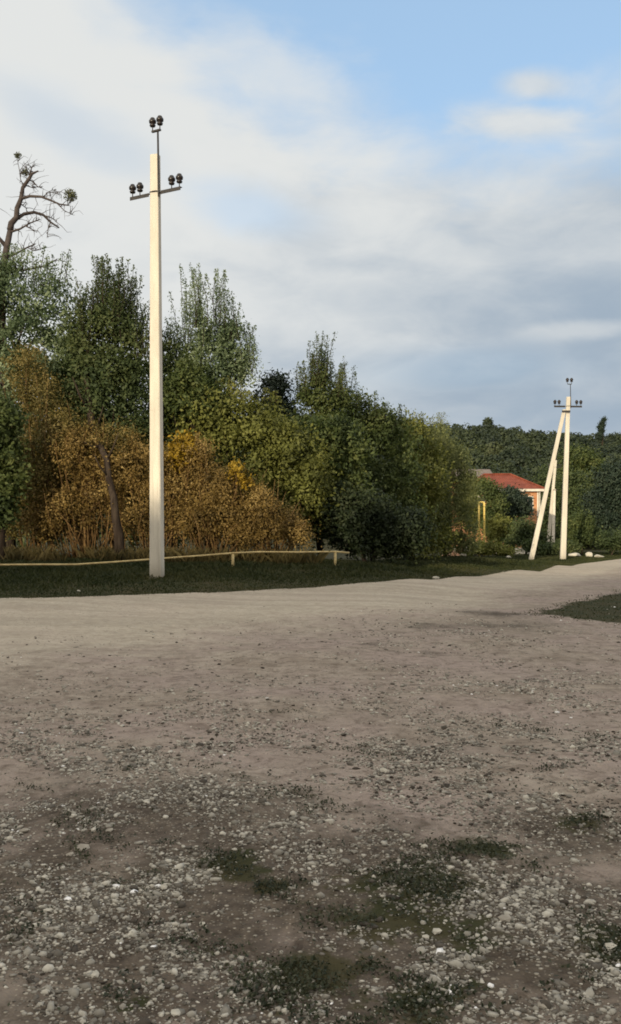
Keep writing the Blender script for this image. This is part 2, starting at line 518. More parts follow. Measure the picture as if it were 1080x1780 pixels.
class MB:
    """collects tubes and boxes into one mesh"""
    def __init__(s):
        s.v = []
        s.f = []

    def tube(s, pts, radii, n=7, cap=True):
        pts = [Vector(p) for p in pts]
        if not isinstance(radii, (list, tuple)):
            radii = [radii] * len(pts)
        base = len(s.v)
        up = Vector((0.13, 0.21, 1)).normalized()
        prev = None
        for i, p in enumerate(pts):
            d = (pts[min(i + 1, len(pts) - 1)] - pts[max(i - 1, 0)])
            if d.length < 1e-9:
                d = Vector((0, 0, 1))
            d.normalize()
            if prev is None:
                a = d.cross(up)
                if a.length < 1e-3:
                    a = d.cross(Vector((1, 0, 0)))
            else:
                a = prev - d * prev.dot(d)
            a.normalize()
            prev = a
            b = d.cross(a)
            for j in range(n):
                t = 2 * math.pi * j / n
                s.v.append(tuple(p + (a * math.cos(t) + b * math.sin(t)) * radii[i]))
        for i in range(len(pts) - 1):
            for j in range(n):
                j2 = (j + 1) % n
                s.f.append((base + i * n + j, base + i * n + j2, base + (i + 1) * n + j2, base + (i + 1) * n + j))
        if cap:
            s.f.append(tuple(base + j for j in range(n))[::-1])
            s.f.append(tuple(base + (len(pts) - 1) * n + j for j in range(n)))
        return s

    def lathe(s, base_p, axis, prof, n=14):
        """prof: list of (h, r)"""
        base_p = Vector(base_p)
        axis = Vector(axis).normalized()
        return s.tube([base_p + axis * h for h, r in prof], [r for h, r in prof], n)

    def hexa(s, c8):
        b = len(s.v)
        s.v += [tuple(c) for c in c8]
        for q in [(0, 3, 2, 1), (4, 5, 6, 7), (0, 1, 5, 4), (1, 2, 6, 5), (2, 3, 7, 6), (3, 0, 4, 7)]:
            s.f.append(tuple(b + i for i in q))
        return s

    def box(s, x0, x1, y0, y1, z0, z1):
        return s.hexa([(x0, y0, z0), (x1, y0, z0), (x1, y1, z0), (x0, y1, z0), (x0, y0, z1), (x1, y0, z1), (x1, y1, z1), (x0, y1, z1)])

    def poly(s, pts):
        b = len(s.v)
        s.v += [tuple(p) for p in pts]
        s.f.append(tuple(range(b, b + len(pts))))
        return s

    def build(s, name, material, parent=None, smooth=False, bevel=0):
        me = bpy.data.meshes.new(name)
        me.from_pydata(s.v, [], s.f)
        if smooth:
            me.polygons.foreach_set('use_smooth', [True] * len(me.polygons))
        me.update()
        ob = link(name, me, material, parent)
        if bevel:
            md = ob.modifiers.new('bevel', 'BEVEL')
            md.width = bevel
            md.segments = 2
            md.limit_method = 'ANGLE'
        return ob


def leaf_quads(cent, size, aspect=.55, up=.35, jitter=.35, tint=None, outward=None):
    """one slightly elongated four-sided leaf per centre"""
    n = len(cent)
    cent = np.asarray(cent)
    ax = RNG.normal(size=(n, 3))
    ax[:, 2] -= .15
    ax /= np.linalg.norm(ax, axis=1)[:, None]
    nr = RNG.normal(size=(n, 3))
    nr[:, 2] += up * 2
    if outward is not None:
        nr += outward * 1.7
    bt = np.cross(ax, nr)
    bt /= np.linalg.norm(bt, axis=1)[:, None] + 1e-9
    s = (size * (1 + jitter * RNG.uniform(-1, 1, n)))[:, None]
    a = ax * s * .5
    b = bt * s * .5 * aspect
    V = np.empty((n, 4, 3))
    V[:, 0] = cent - a
    V[:, 1] = cent + b - a * .1
    V[:, 2] = cent + a
    V[:, 3] = cent - b - a * .1
    Fs = np.arange(n * 4).reshape(n, 4)
    if tint is None:
        tint = RNG.uniform(0, 1, n)
    return V.reshape(-1, 3), Fs, tint


def ellip(nc, c, r, bias=.55):
    d = RNG.normal(size=(nc, 3))
    d /= np.linalg.norm(d, axis=1)[:, None]
    rad = bias + (1 - bias) * RNG.uniform(0, 1, nc) ** .6
    rad *= 1 + .16 * np.sin(d[:, 0] * 5 + c[0]) * np.sin(d[:, 2] * 4 + c[1])
    return c + d * r * rad[:, None], d


def make_plant(name, label, cat, base_px, d, blobs, leaf, n_leaves, size=.13, clump=.42, trunk=.12, bark='bark', shoots=None,
               group=None, limbs=14, aspect=.55, up=.35, cname='crown', per=70, trunk_pts=None, stem=True, fork=False, base_z=None, twiggy=0):
    """blobs: (px, py, rx, ry[, depth offset m[, depth radius m]]) outline in photo pixels at distance d"""
    size, n_leaves = size * .84, int(n_leaves * 1.4)
    bx = (base_px - 540) / F * d
    bz = t1(bx, d) if base_z is None else base_z
    root = thing(name, label, cat, (bx, d, bz), group)
    o = np.array([bx, d, bz])
    k = d / F
    cs, rs, vol = [], [], []
    for b in blobs:
        px, py, rx, ry = b[:4]
        dd = b[4] if len(b) > 4 else 0
        rd = b[5] if len(b) > 5 else max(.45 * (rx + ry) * k, .5)
        kk = (d + dd) / F
        p = np.array([(px - 540) * kk, d + dd, EYE + (905 - py) * kk]) - o
        cs.append(p)
        rs.append(np.array([rx * kk, rd, ry * kk]))
        vol.append((rx * kk * ry * kk))
    vol = np.array(vol) / sum(vol)
    pts, outs, tints = [], [], []
    nc_tot = max(6, n_leaves // per)
    tips = []
    for c, r, v in zip(cs, rs, vol):
        nc = max(4, int(nc_tot * v))
        cl, dr = ellip(nc, c, np.maximum(r - clump * .6, r * .5), .35)
        cl[:, 2] = np.maximum(cl[:, 2], .12)
        tips.append(cl)
        crad = clump * RNG.uniform(.5, 1.35, nc)
        ct = RNG.uniform(0, 1, nc)
        for i in range(nc):
            m_ = int(per * RNG.uniform(.5, 1.5))
            q = RNG.normal(size=(m_, 3)) * crad[i] * np.array([.55, .55, .42]) + cl[i]
            pts.append(q)
            outs.append(np.repeat(dr[i][None], m_, 0) + .6 * (q - cl[i]) / crad[i])
            tints.append(np.clip(ct[i] * .7 + RNG.uniform(0, .45, m_), 0, 1))
    nsh = 0
    tw = MB()
    # upright leafy shoots breaking the outline
    for sh in (shoots or []):
        px, py0, py1, w, cnt = sh
        for _ in range(cnt):
            x = px + random.gauss(0, w)
            y1 = py1 + abs(random.gauss(0, .25)) * (py0 - py1)
            dd = random.gauss(0, .35)
            lean = random.gauss(0, .10) * (py0 - y1)
            a = Vector(P(x, py0, d + dd)) - Vector(o)
            b = Vector(P(x + lean, y1, d + dd)) - Vector(o)
            mid = a.lerp(b, .5) + Vector((random.gauss(0, .06), 0, 0))
            tw.tube([a, mid, b], [.014, .010, .004], 4)
            L_ = (b - a).length
            m_ = int(30 + 75 * L_)
            t = RNG.uniform(0, 1, m_)
            q = np.array(a)[None] * (1 - t)[:, None] + np.array(b)[None] * t[:, None]
            spread = (.025 + .13 * (1 - t))[:, None]
            q = q + RNG.normal(size=(m_, 3)) * spread * np.array([1, 1, .6])
            pts.append(q)
            nsh += m_
            outs.append(RNG.normal(size=(m_, 3)))
            tints.append(RNG.uniform(.2, 1, m_))
    pts = np.concatenate(pts)
    outs = np.concatenate(outs)
    tints = np.concatenate(tints)
    sizes = np.full(len(pts), size)
    if nsh:
        sizes[-nsh:] *= .62
    keep = pts[:, 2] > .03
    pts, outs, tints, sizes = pts[keep], outs[keep], tints[keep], sizes[keep]
    V, Fs, tn = leaf_quads(pts, sizes, aspect, up, .4, tints, outs)
    link(cname, raw_mesh(cname, V, Fs, tn), M[leaf], root)
    # trunk and limbs
    if stem:
        allt = np.concatenate(tips)
        order = RNG.permutation(len(allt))[:limbs]
        top = max(cs, key=lambda c: c[2])
        tb = MB()
        if trunk_pts is None:
            tp = [Vector((0, 0, -.15)), Vector((top[0] * .25, top[1] * .3, top[2] * .33)), Vector((top[0] * .7, top[1] * .8, top[2] * .7)), Vector(top)]
        else:
            tp = [P(x, y, d) - Vector(o) for x, y in trunk_pts]
        rad = [trunk * (1 - .8 * i / (len(tp) - 1)) for i in range(len(tp))]
        tb.tube(tp, rad, 8)
        for i in order:
            e = Vector(allt[i])
            h = max(.12, min(.9, e.z / max(top[2], .1) * .62))
            s_ = h * (len(tp) - 1)
            j = min(int(s_), len(tp) - 2)
            a = tp[j].lerp(tp[j + 1], s_ - j)
            r0 = trunk * (1 - .8 * h) * .5
            mid = a.lerp(e, .5) + Vector((random.gauss(0, .1), random.gauss(0, .1), .12))
            tb.tube([a, mid, e], [r0, r0 * .6, r0 * .2], 5)
        tb.v += []
        nb = len(tb.v)
        tb.v += tw.v
        tb.f += [tuple(i + nb for i in f) for f in tw.f]
        for _ in range(twiggy):
            e = Vector(allt[RNG.integers(len(allt))])
            st = Vector((e.x * .35 + random.gauss(0, .15), e.y * .35, 0))
            e = e + Vector((random.gauss(0, .25), random.gauss(0, .2), abs(random.gauss(0, .3))))
            mid = st.lerp(e, .55) + Vector((random.gauss(0, .12), random.gauss(0, .1), .1))
            tb.tube([st, mid, e], [.016, .011, .004], 4)
        tb.build('trunk' if cat == 'tree' else 'stem', M[bark], root, smooth=True)
    return root


# ------------------------------------------------------------------ ground sheet
def axis(*segs):
    o = []
    for a, b, s in segs:
        o.append(np.arange(a, b, s))
    return np.unique(np.concatenate(o))


ys = axis((-1500, -200, 130), (-200, -10, 6), (-10, 2, 1), (2, 14, .12), (14, 60, .3), (60, 150, 3), (150, 420, 8), (420, 3000, 180))
xs = axis((-2400, -200, 180), (-200, -40, 10), (-40, -12, 1), (-12, -5, .3), (-5, 5, .12), (5, 24, .3), (24, 60, 1.2), (60, 240, 8), (240, 2600, 190))
XX, YY = np.meshgrid(xs, ys)
ZZ = T(XX, YY)

# far edge of the road, read off the photo and dropped on the ground
edge_px = [(-160, 1046), (0, 1044), (100, 1041), (180, 1039), (280, 1035), (400, 1029), (520, 1023), (620, 1018), (700, 1012), (760, 1007), (840, 1000), (900, 993), (960, 986), (1010, 980), (1060, 974), (1100, 970), (1160, 965)]
edge = np.array([tuple(Gp(x, y))[:2] for x, y in edge_px])
print('edge', np.round(edge, 1).tolist())
edge = edge[np.argsort(edge[:, 0])]
_x = np.linspace(edge[0, 0], edge[-1, 0], 400)
_y = np.interp(_x, edge[:, 0], edge[:, 1])
_k = np.hanning(61)
_y = np.convolve(np.pad(_y, 30, 'reflect', reflect_type='odd'), _k / _k.sum(), 'valid')
edge = np.stack([_x, _y], 1)


def edge_y(x):
    y = np.interp(x, edge[:, 0], edge[:, 1])
    y = np.where(x > edge[-1, 0], edge[-1, 1] + (x - edge[-1, 0]) * 1.2, y)
    return y


def fnoise(x, y, s, seed=0):
    """cheap smooth value noise"""
    x = np.asarray(x) * s + seed * 17.3
    y = np.asarray(y) * s + seed * 9.1
    return (np.sin(x * 1.7 + 1.3 * np.sin(y * 1.1 + seed)) + np.sin(y * 2.1 + 1.7 * np.sin(x * .9 + 2 * seed)) + np.sin((x + y) * 1.3 + seed * 3)
            + .5 * np.sin(x * 4.1 + y * 2.3) + .5 * np.sin(y * 5.3 - x * 3.1)) / 4


# dark soil, gravel and weed patches of the yard, as spots on the ground
def spots(lst):
    r = []
    for px, py, rx, ry, k in lst:
        c = Gp(px, py)
        a = Gp(px, py + ry)
        b = Gp(px, py - ry)
        r.append((c.x, (a.y + b.y) / 2, rx / F * c.y, max((b.y - a.y) / 2, .05), k))
    return r


def spot_field(sp, x, y):
    f = np.zeros(np.shape(x))
    for cx, cy, rx, ry, k in sp:
        q = ((x - cx) / rx) ** 2 + ((y - cy) / ry) ** 2
        f = np.maximum(f, k * np.exp(-q * .8))
    return f


SOIL = spots([(260, 1410, 260, 60, .7), (120, 1330, 120, 40, .4), (420, 1520, 150, 60, .9), (700, 1540, 170, 80, .9), (800, 1640, 260, 90, .8), (300, 1620, 220, 80, .6),
              (30, 1560, 60, 110, .8), (560, 1720, 220, 60, .8), (990, 1440, 110, 40, .7), (950, 1620, 160, 80, .6), (220, 1745, 120, 40, .6), (740, 1750, 120, 40, .9),
              (820, 1300, 220, 25, .35), (860, 1090, 140, 12, .5), (720, 1135, 120, 10, .4), (480, 1105, 60, 8, .3), (1010, 1170, 60, 14, .4), (640, 1120, 40, 6, .5), (760, 1090, 70, 7, .6), (860, 1068, 80, 6, .7), (700, 1160, 60, 7, .5), (930, 1085, 60, 7, .5), (300, 1180, 160, 12, .3)])
WEED = spots([(405, 1508, 62, 26, 1.), (480, 1545, 40, 20, .6), (760, 1540, 70, 40, .8), (700, 1590, 90, 40, .8), (640, 1535, 60, 20, .6), (1010, 1432, 45, 18, .8),
              (850, 1478, 60, 20, .7), (530, 1700, 60, 28, .8), (725, 1745, 60, 25, .8), (1060, 1640, 50, 35, .6), (230, 1735, 60, 20, .6), (810, 1620, 60, 50, .5), (640, 1690, 60, 25, .4)])
GRAV = spots([(240, 1300, 200, 45, .7), (430, 1385, 110, 25, .6), (130, 1420, 120, 50, .9), (250, 1540, 160, 60, .8), (330, 1620, 120, 50, 1.), (110, 1600, 50, 90, .5),
              (620, 1350, 120, 30, .6), (820, 1330, 200, 60, .8), (700, 1480, 200, 50, .6), (640, 1640, 100, 60, 1.), (760, 1680, 120, 60, .9), (900, 1560, 160, 50, .7), (960, 1280, 120, 30, .5),
              (1000, 1700, 100, 60, .8), (400, 1700, 100, 40, .6), (780, 1100, 150, 20, .5), (880, 1200, 200, 30, .4), (1030, 1520, 80, 60, .6), (560, 1430, 80, 25, .5)])


def zones(x, y):
    ey = edge_y(x)
    yard = .5 + .5 * sstep(0, 1, fnoise(x, y, .25, 3))
    # the compacted roadway: a band about 5 m wide under the far edge, fading into the yard
    back = ey - y
    pale = 1 - sstep(2.0, 10.5, back + 1.2 * fnoise(x, y, .5, 2))
    green = sstep(-.10, .12, y - ey + .12 * fnoise(x, y, 3.0, 5))
    soil = spot_field(SOIL, x, y) + .42 * sstep(6.6, 3.6, y)  # ramp darkens the nearest ground: darker soil plus nearby shadow, both as colour
    # grass island at the right of the road
    gi = sstep(-.1, .5, island(x, y) + .25 * fnoise(x, y, 2.2, 6))
    green = np.maximum(green, gi)
    green = np.maximum(green, .92 * spot_field(WEED, x, y) + .30 * sstep(6.0, 3.0, y) * sstep(-1.6, .4, x))
    green = np.where(y < -8, 1.0, green)
    return pale, np.clip(soil, 0, 1), green


ISL = [Gp(x, y) for x, y in [(905, 1067), (985, 1046), (1085, 1026), (1180, 1010), (1300, 1040), (1090, 1088), (1000, 1078)]]
ISLP = np.array([(p.x, p.y) for p in ISL])


def island(x, y):
    """signed distance (positive inside) to the grass island polygon"""
    x = np.asarray(x, float)
    y = np.asarray(y, float)
    dmin = np.full(x.shape, 1e9)
    inside = np.zeros(x.shape, bool)
    n = len(ISLP)
    for i in range(n):
        x1, y1 = ISLP[i]
        x2, y2 = ISLP[(i + 1) % n]
        t = np.clip(((x - x1) * (x2 - x1) + (y - y1) * (y2 - y1)) / ((x2 - x1) ** 2 + (y2 - y1) ** 2), 0, 1)
        dmin = np.minimum(dmin, np.hypot(x - x1 - t * (x2 - x1), y - y1 - t * (y2 - y1)))
        c = ((y1 > y) != (y2 > y)) & (x < (x2 - x1) * (y - y1) / (y2 - y1 + 1e-12) + x1)
        inside ^= c
    return np.where(inside, dmin, -dmin)


def sheet(name, XX, YY, ZZ, material, zn):
    V = np.stack([XX, YY, ZZ], -1).reshape(-1, 3)
    ny, nx_ = XX.shape
    i = np.arange((ny - 1) * (nx_ - 1))
    r, c = i // (nx_ - 1), i % (nx_ - 1)
    a = r * nx_ + c
    me = raw_mesh(name, V, np.stack([a, a + 1, a + nx_ + 1, a + nx_], 1), smooth=True)
    at = me.attributes.new('zone', 'FLOAT_VECTOR', 'POINT')
    at.data.foreach_set('vector', np.stack(zn, -1).reshape(-1).astype(np.float32))
    ob = link(name, me, material)
    ob['kind'] = 'structure'
    return ob


sheet('ground', XX, YY, ZZ, M['ground'], [q.ravel() for q in zones(XX, YY)])

# the dirt road: a sheet laid on the ground from its far edge back towards the yard
ex = np.concatenate([np.arange(-30, 26, .12)])
vv = np.linspace(0, 1, 30)
RX, RV = np.meshgrid(ex, vv)
rough_edge = np.where(RX < 5, .13, .06) * fnoise(RX, RX * 0, 2.3, 4) + .05 * fnoise(RX, RX * 0, 9, 8)
RY = edge_y(RX) + rough_edge * (1 - RV) - RV * 4.6
zr = T(RX, RY) + .012 * np.minimum(1, (1 - RV) * 6) - .01 * (RV > .97)
pale, soil, green = zones(RX, RY)
green = np.where(island(RX, RY) > -.3, green, 0)
sheet('dirt_road', RX, RY, zr, M['ground'], [pale.ravel(), soil.ravel(), green.ravel()])

# ------------------------------------------------------------------ far wood on the hill
def far_wood():
    cs, rr = [], []
    n = 0
    while n < 2300:
        y = random.uniform(125, 385)
        x = random.uniform(-60, 190) * (y / 300)
        if y < 175 and x < 5:
            continue
        cs.append((x, y))
        rr.append(random.uniform(1.9, 4.2))
        n += 1
    cs = np.array(cs)
    z = T(cs[:, 0], cs[:, 1])
    pts, outs, tn = [], [], []
    for (x, y), zz, r in zip(cs, z, rr):
        m_ = 260
        d = RNG.normal(size=(m_, 3))
        d /= np.linalg.norm(d, axis=1)[:, None]
        d[:, 2] = np.abs(d[:, 2]) * 1.0 - .25
        lump = 1 + .25 * np.sin(d[:, 0] * 6 + x) * np.sin(d[:, 2] * 5 + y)
        q = d * np.array([r, r, r * 1.05]) * (lump * RNG.uniform(.75, 1.05, m_))[:, None] + np.array([x, y, zz + r * .9])
        pts.append(q)
        outs.append(d * 2.2)
        tn.append(np.clip(random.random() * .55 + .35 * fnoise(np.array([x]), np.array([y]), .035, 3)[0] + RNG.uniform(0, .3, m_), 0, 1))
    V, Fs, t = leaf_quads(np.concatenate(pts), .75, .8, .5, .4, np.concatenate(tn), np.concatenate(outs))
    ob = link('hillside_wood', raw_mesh('hillside_wood', V, Fs, t), M['leaf_far'])
    tag(ob, 'dark green wood covering the far hillside up to the skyline', 'woodland')
    ob['kind'] = 'stuff'


far_wood()

# ------------------------------------------------------------------ utility poles
def insulator(parent, base, s=1.0, axis=(0, 0, 1)):
    base = Vector(base)
    ins = MB().lathe(base + Vector((0, 0, .085 * s)), axis, [(0, .035 * s), (.005 * s, .055 * s), (.035 * s, .066 * s), (.05 * s, .045 * s), (.062 * s, .045 * s), (.08 * s, .074 * s), (.12 * s, .080 * s),
                     (.150 * s, .066 * s), (.158 * s, .050 * s), (.172 * s, .052 * s), (.19 * s, .040 * s), (.198 * s, .015 * s)], 14).build('insulator', M['glaze'], parent, True)
    MB().tube([base, base + Vector((0, 0, .10 * s))], .011 * s, 8).build('pin', M['iron'], ins, True)
    return ins


def shaft_mesh(mb, base, top, w0, d0, w1, d1, ang):
    """tapered concrete post of trapezoid section, with small chamfers"""
    base, top = Vector(base), Vector(top)
    rot = Matrix.Rotation(ang, 3, 'Z')
    prof = [(-.5, -.42), (-.42, -.5), (.42, -.5), (.5, -.42), (.44, .42), (.36, .5), (-.36, .5), (-.44, .42)]
    b = len(mb.v)
    N = 8
    for i in range(N + 1):
        t = i / N
        c = base.lerp(top, t)
        w, d_ = w0 + (w1 - w0) * t, d0 + (d1 - d0) * t
        for (x, y) in prof:
            mb.v.append(tuple(c + rot @ Vector((x * w, y * d_, 0))))
    for i in range(N):
        for j in range(8):
            j2 = (j + 1) % 8
            mb.f.append((b + i * 8 + j, b + i * 8 + j2, b + (i + 1) * 8 + j2, b + (i + 1) * 8 + j))
    mb.f.append(tuple(b + j for j in range(8))[::-1])
    mb.f.append(tuple(b + N * 8 + j for j in range(8)))
    return mb


def pole(label, base, top, yaw, arm_half, arm_z, rod_top, brace=None, w=(.32, .21), group=None, s=1.0, inner=.16):
    base = Vector(base)
    root = thing('utility_pole', label, 'utility pole', base, group)
    tp = Vector(top) - base
    shaft_mesh(MB(), (0, 0, -.4), tp, w[0], w[0] * .85, w[1], w[1] * .85, yaw * .6).build('shaft', M['concrete'], root)
    ax = Vector((math.cos(yaw), math.sin(yaw), 0))
    fwd = Vector((math.sin(yaw), -math.cos(yaw), 0))       # towards the camera side
    c = Vector((tp.x * arm_z / tp.z, tp.y * arm_z / tp.z, arm_z))
    wz = w[0] + (w[1] - w[0]) * arm_z / tp.z
    # split cross arm of angle iron
    for sgn in (-1, 1):
        a, b = sorted((sgn * inner, sgn * arm_half))
        m_ = MB()
        for (y0, y1, z0, z1) in ((-.035, .035, 0, .012 * s ** 5), (-.035, -.023, -.062 * s, -.0005)):
            P8 = []
            for zz in (z0, z1):
                for (u, v) in ((a, y0), (b, y0), (b, y1), (a, y1)):
                    P8.append(c + ax * u + fwd * (-v) + Vector((0, 0, zz)))
            m_.hexa(P8)
        m_.build('cross_arm', M['iron'], root)
        for u in (.93, .63) if arm_half < .8 else (.96, .70):
            insulator(root, c + ax * (sgn * arm_half * u) + Vector((0, 0, .013)), s)
    # clamp band round the shaft
    pts = []
    rr = wz * .58
    for i in range(25):
        t = i / 24 * 2 * math.pi
        u, v = math.cos(t), math.sin(t)
        k = 1 / max(abs(u), abs(v)) ** .55
        pts.append(c + (ax * u + fwd * v) * rr * k * .92 + Vector((0, 0, .0)))
    MB().tube(pts, .012, 6, False).build('clamp_band', M['iron'], root, True)
    # rod rising beside the shaft with a short top arm
    rx = wz * .5 + .035
    foot = c + ax * rx + fwd * .06
    head = Vector((foot.x - .02, foot.y, rod_top))
    MB().tube([foot - Vector((0, 0, .12)), foot, head], [.018, .024, .02], 8).build('top_rod', M['iron'], root, True)
    m_ = MB()
    P8 = []
    for zz in (-.018, .018):
        for (u, v) in ((-.155, -.025), (.07, -.025), (.07, .025), (-.155, .025)):
            P8.append(head + ax * u + fwd * v + Vector((0, 0, zz)))
    m_.hexa(P8)
    m_.build('top_arm', M['iron'], root)
    for u in (-.14, .055):
        insulator(root, head + ax * u * (1.0 if brace is None else 1.2) + Vector((0, 0, .018)), s)
    if brace is not None:
        bb, bt = Vector(brace[0]) - base, Vector(brace[1]) - base
        shaft_mesh(MB(), bb - (bt - bb).normalized() * .3, bt, w[0] * .9, w[0] * .8, w[1] * .95, w[1] * .8, 0).build('brace', M['concrete'], root)
        MB().box(bt.x - .16, bt.x + .30, bt.y - .14, bt.y - .125, bt.z - .16, bt.z - .06).build('joint_plate', M['iron'], root)
    return root


nb = P(274, 1005, 19.6)
zb = t1(nb.x, nb.y)
nt_ = P(270.5, 270, 19.6)
pole('tall cream concrete utility pole standing alone on the grass verge at left', (nb.x, nb.y, zb), nt_, R(-29), .675, 8.58 - zb, 9.86 - zb, group='concrete utility poles', w=(.275, .185))

fb = P(978, 975, 50.5)
fz = t1(fb.x, fb.y)
ft = P(988, 690, 50.5)
br_b = P(923, 975, 50.5)
br_b = Vector((br_b.x, br_b.y, t1(br_b.x, br_b.y)))
pole('braced A-shaped concrete utility pole at the roadside bend, with all its insulators against the sky', (fb.x, fb.y, fz), ft, R(4), .78, P(0, 706, 50.5).z - fz, P(0, 668, 50.5).z - fz,
     brace=(br_b, P(981, 712, 50.4)), group='concrete utility poles', w=(.30, .20), s=1.15)
tb_ = P(951, 942, 100)
tz = t1(tb_.x, tb_.y)
b3 = P(961, 948, 98)
pole('distant braced concrete utility pole seen between the legs of the nearer A-shaped pole', (tb_.x, tb_.y, tz), P(966, 800, 100), R(10), .78, P(0, 812, 100).z - tz, P(0, 790, 100).z - tz,
     brace=(Vector((b3.x, b3.y, t1(b3.x, b3.y))), P(964, 850, 99.6)), group='concrete utility poles', w=(.36, .26), s=1.1)

# ------------------------------------------------------------------ low pipe rail on the verge
rp = [(-60, 983, 20.5), (0, 982, 20.8), (70, 981.5, 21.1), (130, 981.5, 21.4), (200, 977, 21.8), (262, 972.5, 22.1), (300, 969.5, 22.4), (350, 966, 22.7), (405, 961.5, 23.0), (450, 959.5, 23.3), (520, 960, 23.8), (583, 959, 24.2), (607, 961, 24.4)]
r0 = P(*rp[0])
rail = thing('pipe_rail', 'low cream pipe rail sagging towards the left along the grass verge', 'rail', (r0.x, r0.y, t1(r0.x, r0.y)))
o0 = rail.location
pp = [P(*q) - Vector(o0) for q in rp]
MB().tube(pp, .024, 8).build('rail', M['pipe'], rail, True)
for (x, y, d) in [(405, 961.5, 23.0), (583, 959, 24.2), (-45, 983, 20.55)]:
    p = P(x, y, d)
    MB().tube([Vector((p.x, p.y, t1(p.x, p.y) - .1)) - Vector(o0), p - Vector(o0) - Vector((0, 0, .02))], .036, 8).build('post', M['pipe'], rail, True)

# ------------------------------------------------------------------ yellow gas pipe
gd = 57.5
gb = P(838, 935, gd)
gz = t1(gb.x, gb.y)
gp = thing('gas_pipe', 'yellow gas pipe rising from the ground in a narrow upright loop', 'pipe', (gb.x, gb.y, gz))
a, b = P(833, 873, gd) - Vector((gb.x, gb.y, gz)), P(842, 873, gd) - Vector((gb.x, gb.y, gz))
MB().tube([(a.x, 0, -.1), (a.x, 0, a.z - .08), (a.x + .03, 0, a.z - .02), (a.x + .09, 0, a.z), (b.x - .09, 0, a.z), (b.x - .03, 0, a.z - .02), (b.x, 0, a.z - .08), (b.x, 0, -.1)], .062, 10).build('riser_loop', M['yellowpipe'], gp, True)
MB().tube([(b.x - .07, 0, a.z * .35), (b.x + .07, 0, a.z * .35)], .085, 10).build('flange', M['yellowpipe'], gp, True)

# ------------------------------------------------------------------ house
hd = 82
x0, x1 = (812 - 540) / F * hd, (936 - 540) / F * hd
hz = t1((x0 + x1) / 2, hd)
hs = thing('house', 'house with a red tiled roof and orange plastered wall half hidden by trees', 'house', ((x0 + x1) / 2, hd, hz))
hw = (x1 - x0) / 2
ez = EYE + (905 - 849) / F * hd - hz
rz = EYE + (905 - 825) / F * (hd + 3) - hz
dp = 7.0
MB().box(-hw, hw, 0, dp, -.5, ez).build('wall', M['wall'], hs)
MB().box(-hw - .05, hw + .05, -.05, dp + .05, -.5, .55).build('plinth', M['trim'], hs)
rf = MB()
ov = .45
A = [(-hw - ov, -ov, ez - .05), (hw + ov, -ov, ez - .05), (hw + ov, dp + ov, ez - .05), (-hw - ov, dp + ov, ez - .05)]
rl, rr_ = (-hw + 2.2, dp / 2, rz), (hw - 1.7, dp / 2, rz)
rf.poly([A[0], A[1], rr_, rl]).poly([A[1], A[2], rr_]).poly([A[2], A[3], rl, rr_]).poly([A[3], A[0], rl]).poly([A[3], A[2], A[1], A[0]])
roof = rf.build('roof', M['roof'], hs)
MB().tube([Vector(A[1]) + Vector((0, 0, .04)), Vector(rr_) + Vector((0, 0, .06)), Vector(rl) + Vector((0, 0, .06)), Vector(A[0]) + Vector((0, 0, .04))], .09, 6).build('ridge_tiles', M['roof'], roof)
MB().box(-hw - ov + .05, hw + ov - .05, -ov - .03, -ov + .02, ez - .27, ez - .06).build('fascia', M['trim'], hs)
for i, cx in enumerate((-hw + 1.1, -.4, hw - .95)):
    wn = MB()
    wz0, wz1 = ez - 2.0, ez - .75
    hh = .42
    for (a_, b_, c_, d_) in ((cx - hh, cx + hh, wz1, wz1 + .08), (cx - hh, cx + hh, wz0 - .08, wz0), (cx - hh - .08, cx - hh, wz0 - .08, wz1 + .08), (cx + hh, cx + hh + .08, wz0 - .08, wz1 + .08), (cx - .03, cx + .03, wz0, wz1)):
        wn.box(a_, b_, -.06, -.003, c_, d_)
    wo = wn.build('window', M['trim'], hs)
    MB().box(cx - hh, cx + hh, -.03, -.004, wz0, wz1).build('pane', M['glass'], wo)
for s_ in (1,):
    MB().box(hw - .12, hw + .03, -.03, .25, .56, ez - .06).build('corner_pilaster', M['trim'], hs)
    MB().tube([(hw + .1, -.12, ez - .2), (hw + .1, -.12, .3)], .05, 6).build('downpipe', M['trim'], hs)

# shed behind it with a dull roof
sd = 100
sx0, sx1 = (800 - 540) / F * sd, (856 - 540) / F * sd
sz = t1(sx0, sd)
sh = thing('shed', 'long low outbuilding with a dull brown sheet roof behind the red roofed house', 'outbuilding', ((sx0 + sx1) / 2, sd, sz))
sw = (sx1 - sx0) / 2
stz = EYE + (905 - 813) / F * sd - sz
MB().box(-sw, sw, 0, 6, -.5, stz - 1.2).build('wall', M['wall'], sh)
MB().hexa([(-sw - .3, -.4, stz - 1.25), (sw + .3, -.4, stz - 1.25), (sw + .3, 3, stz - .12), (-sw - .3, 3, stz - .12), (-sw - .3, -.4, stz - 1.13), (sw + .3, -.4, stz - 1.13), (sw + .3, 3, stz), (-sw - .3, 3, stz)]).build('roof', M['slate'], sh)
MB().hexa([(-sw - .3, 3.003, stz - .12), (sw + .3, 3.003, stz - .12), (sw + .3, 6.4, stz - 1.25), (-sw - .3, 6.4, stz - 1.25), (-sw - .3, 3.003, stz), (sw + .3, 3.003, stz), (sw + .3, 6.4, stz - 1.13), (-sw - .3, 6.4, stz - 1.13)]).build('roof', M['slate'], sh)
MB().box(-.5, .4, -.05, -.003, .0, 1.9).build('door', M['slate'], sh)

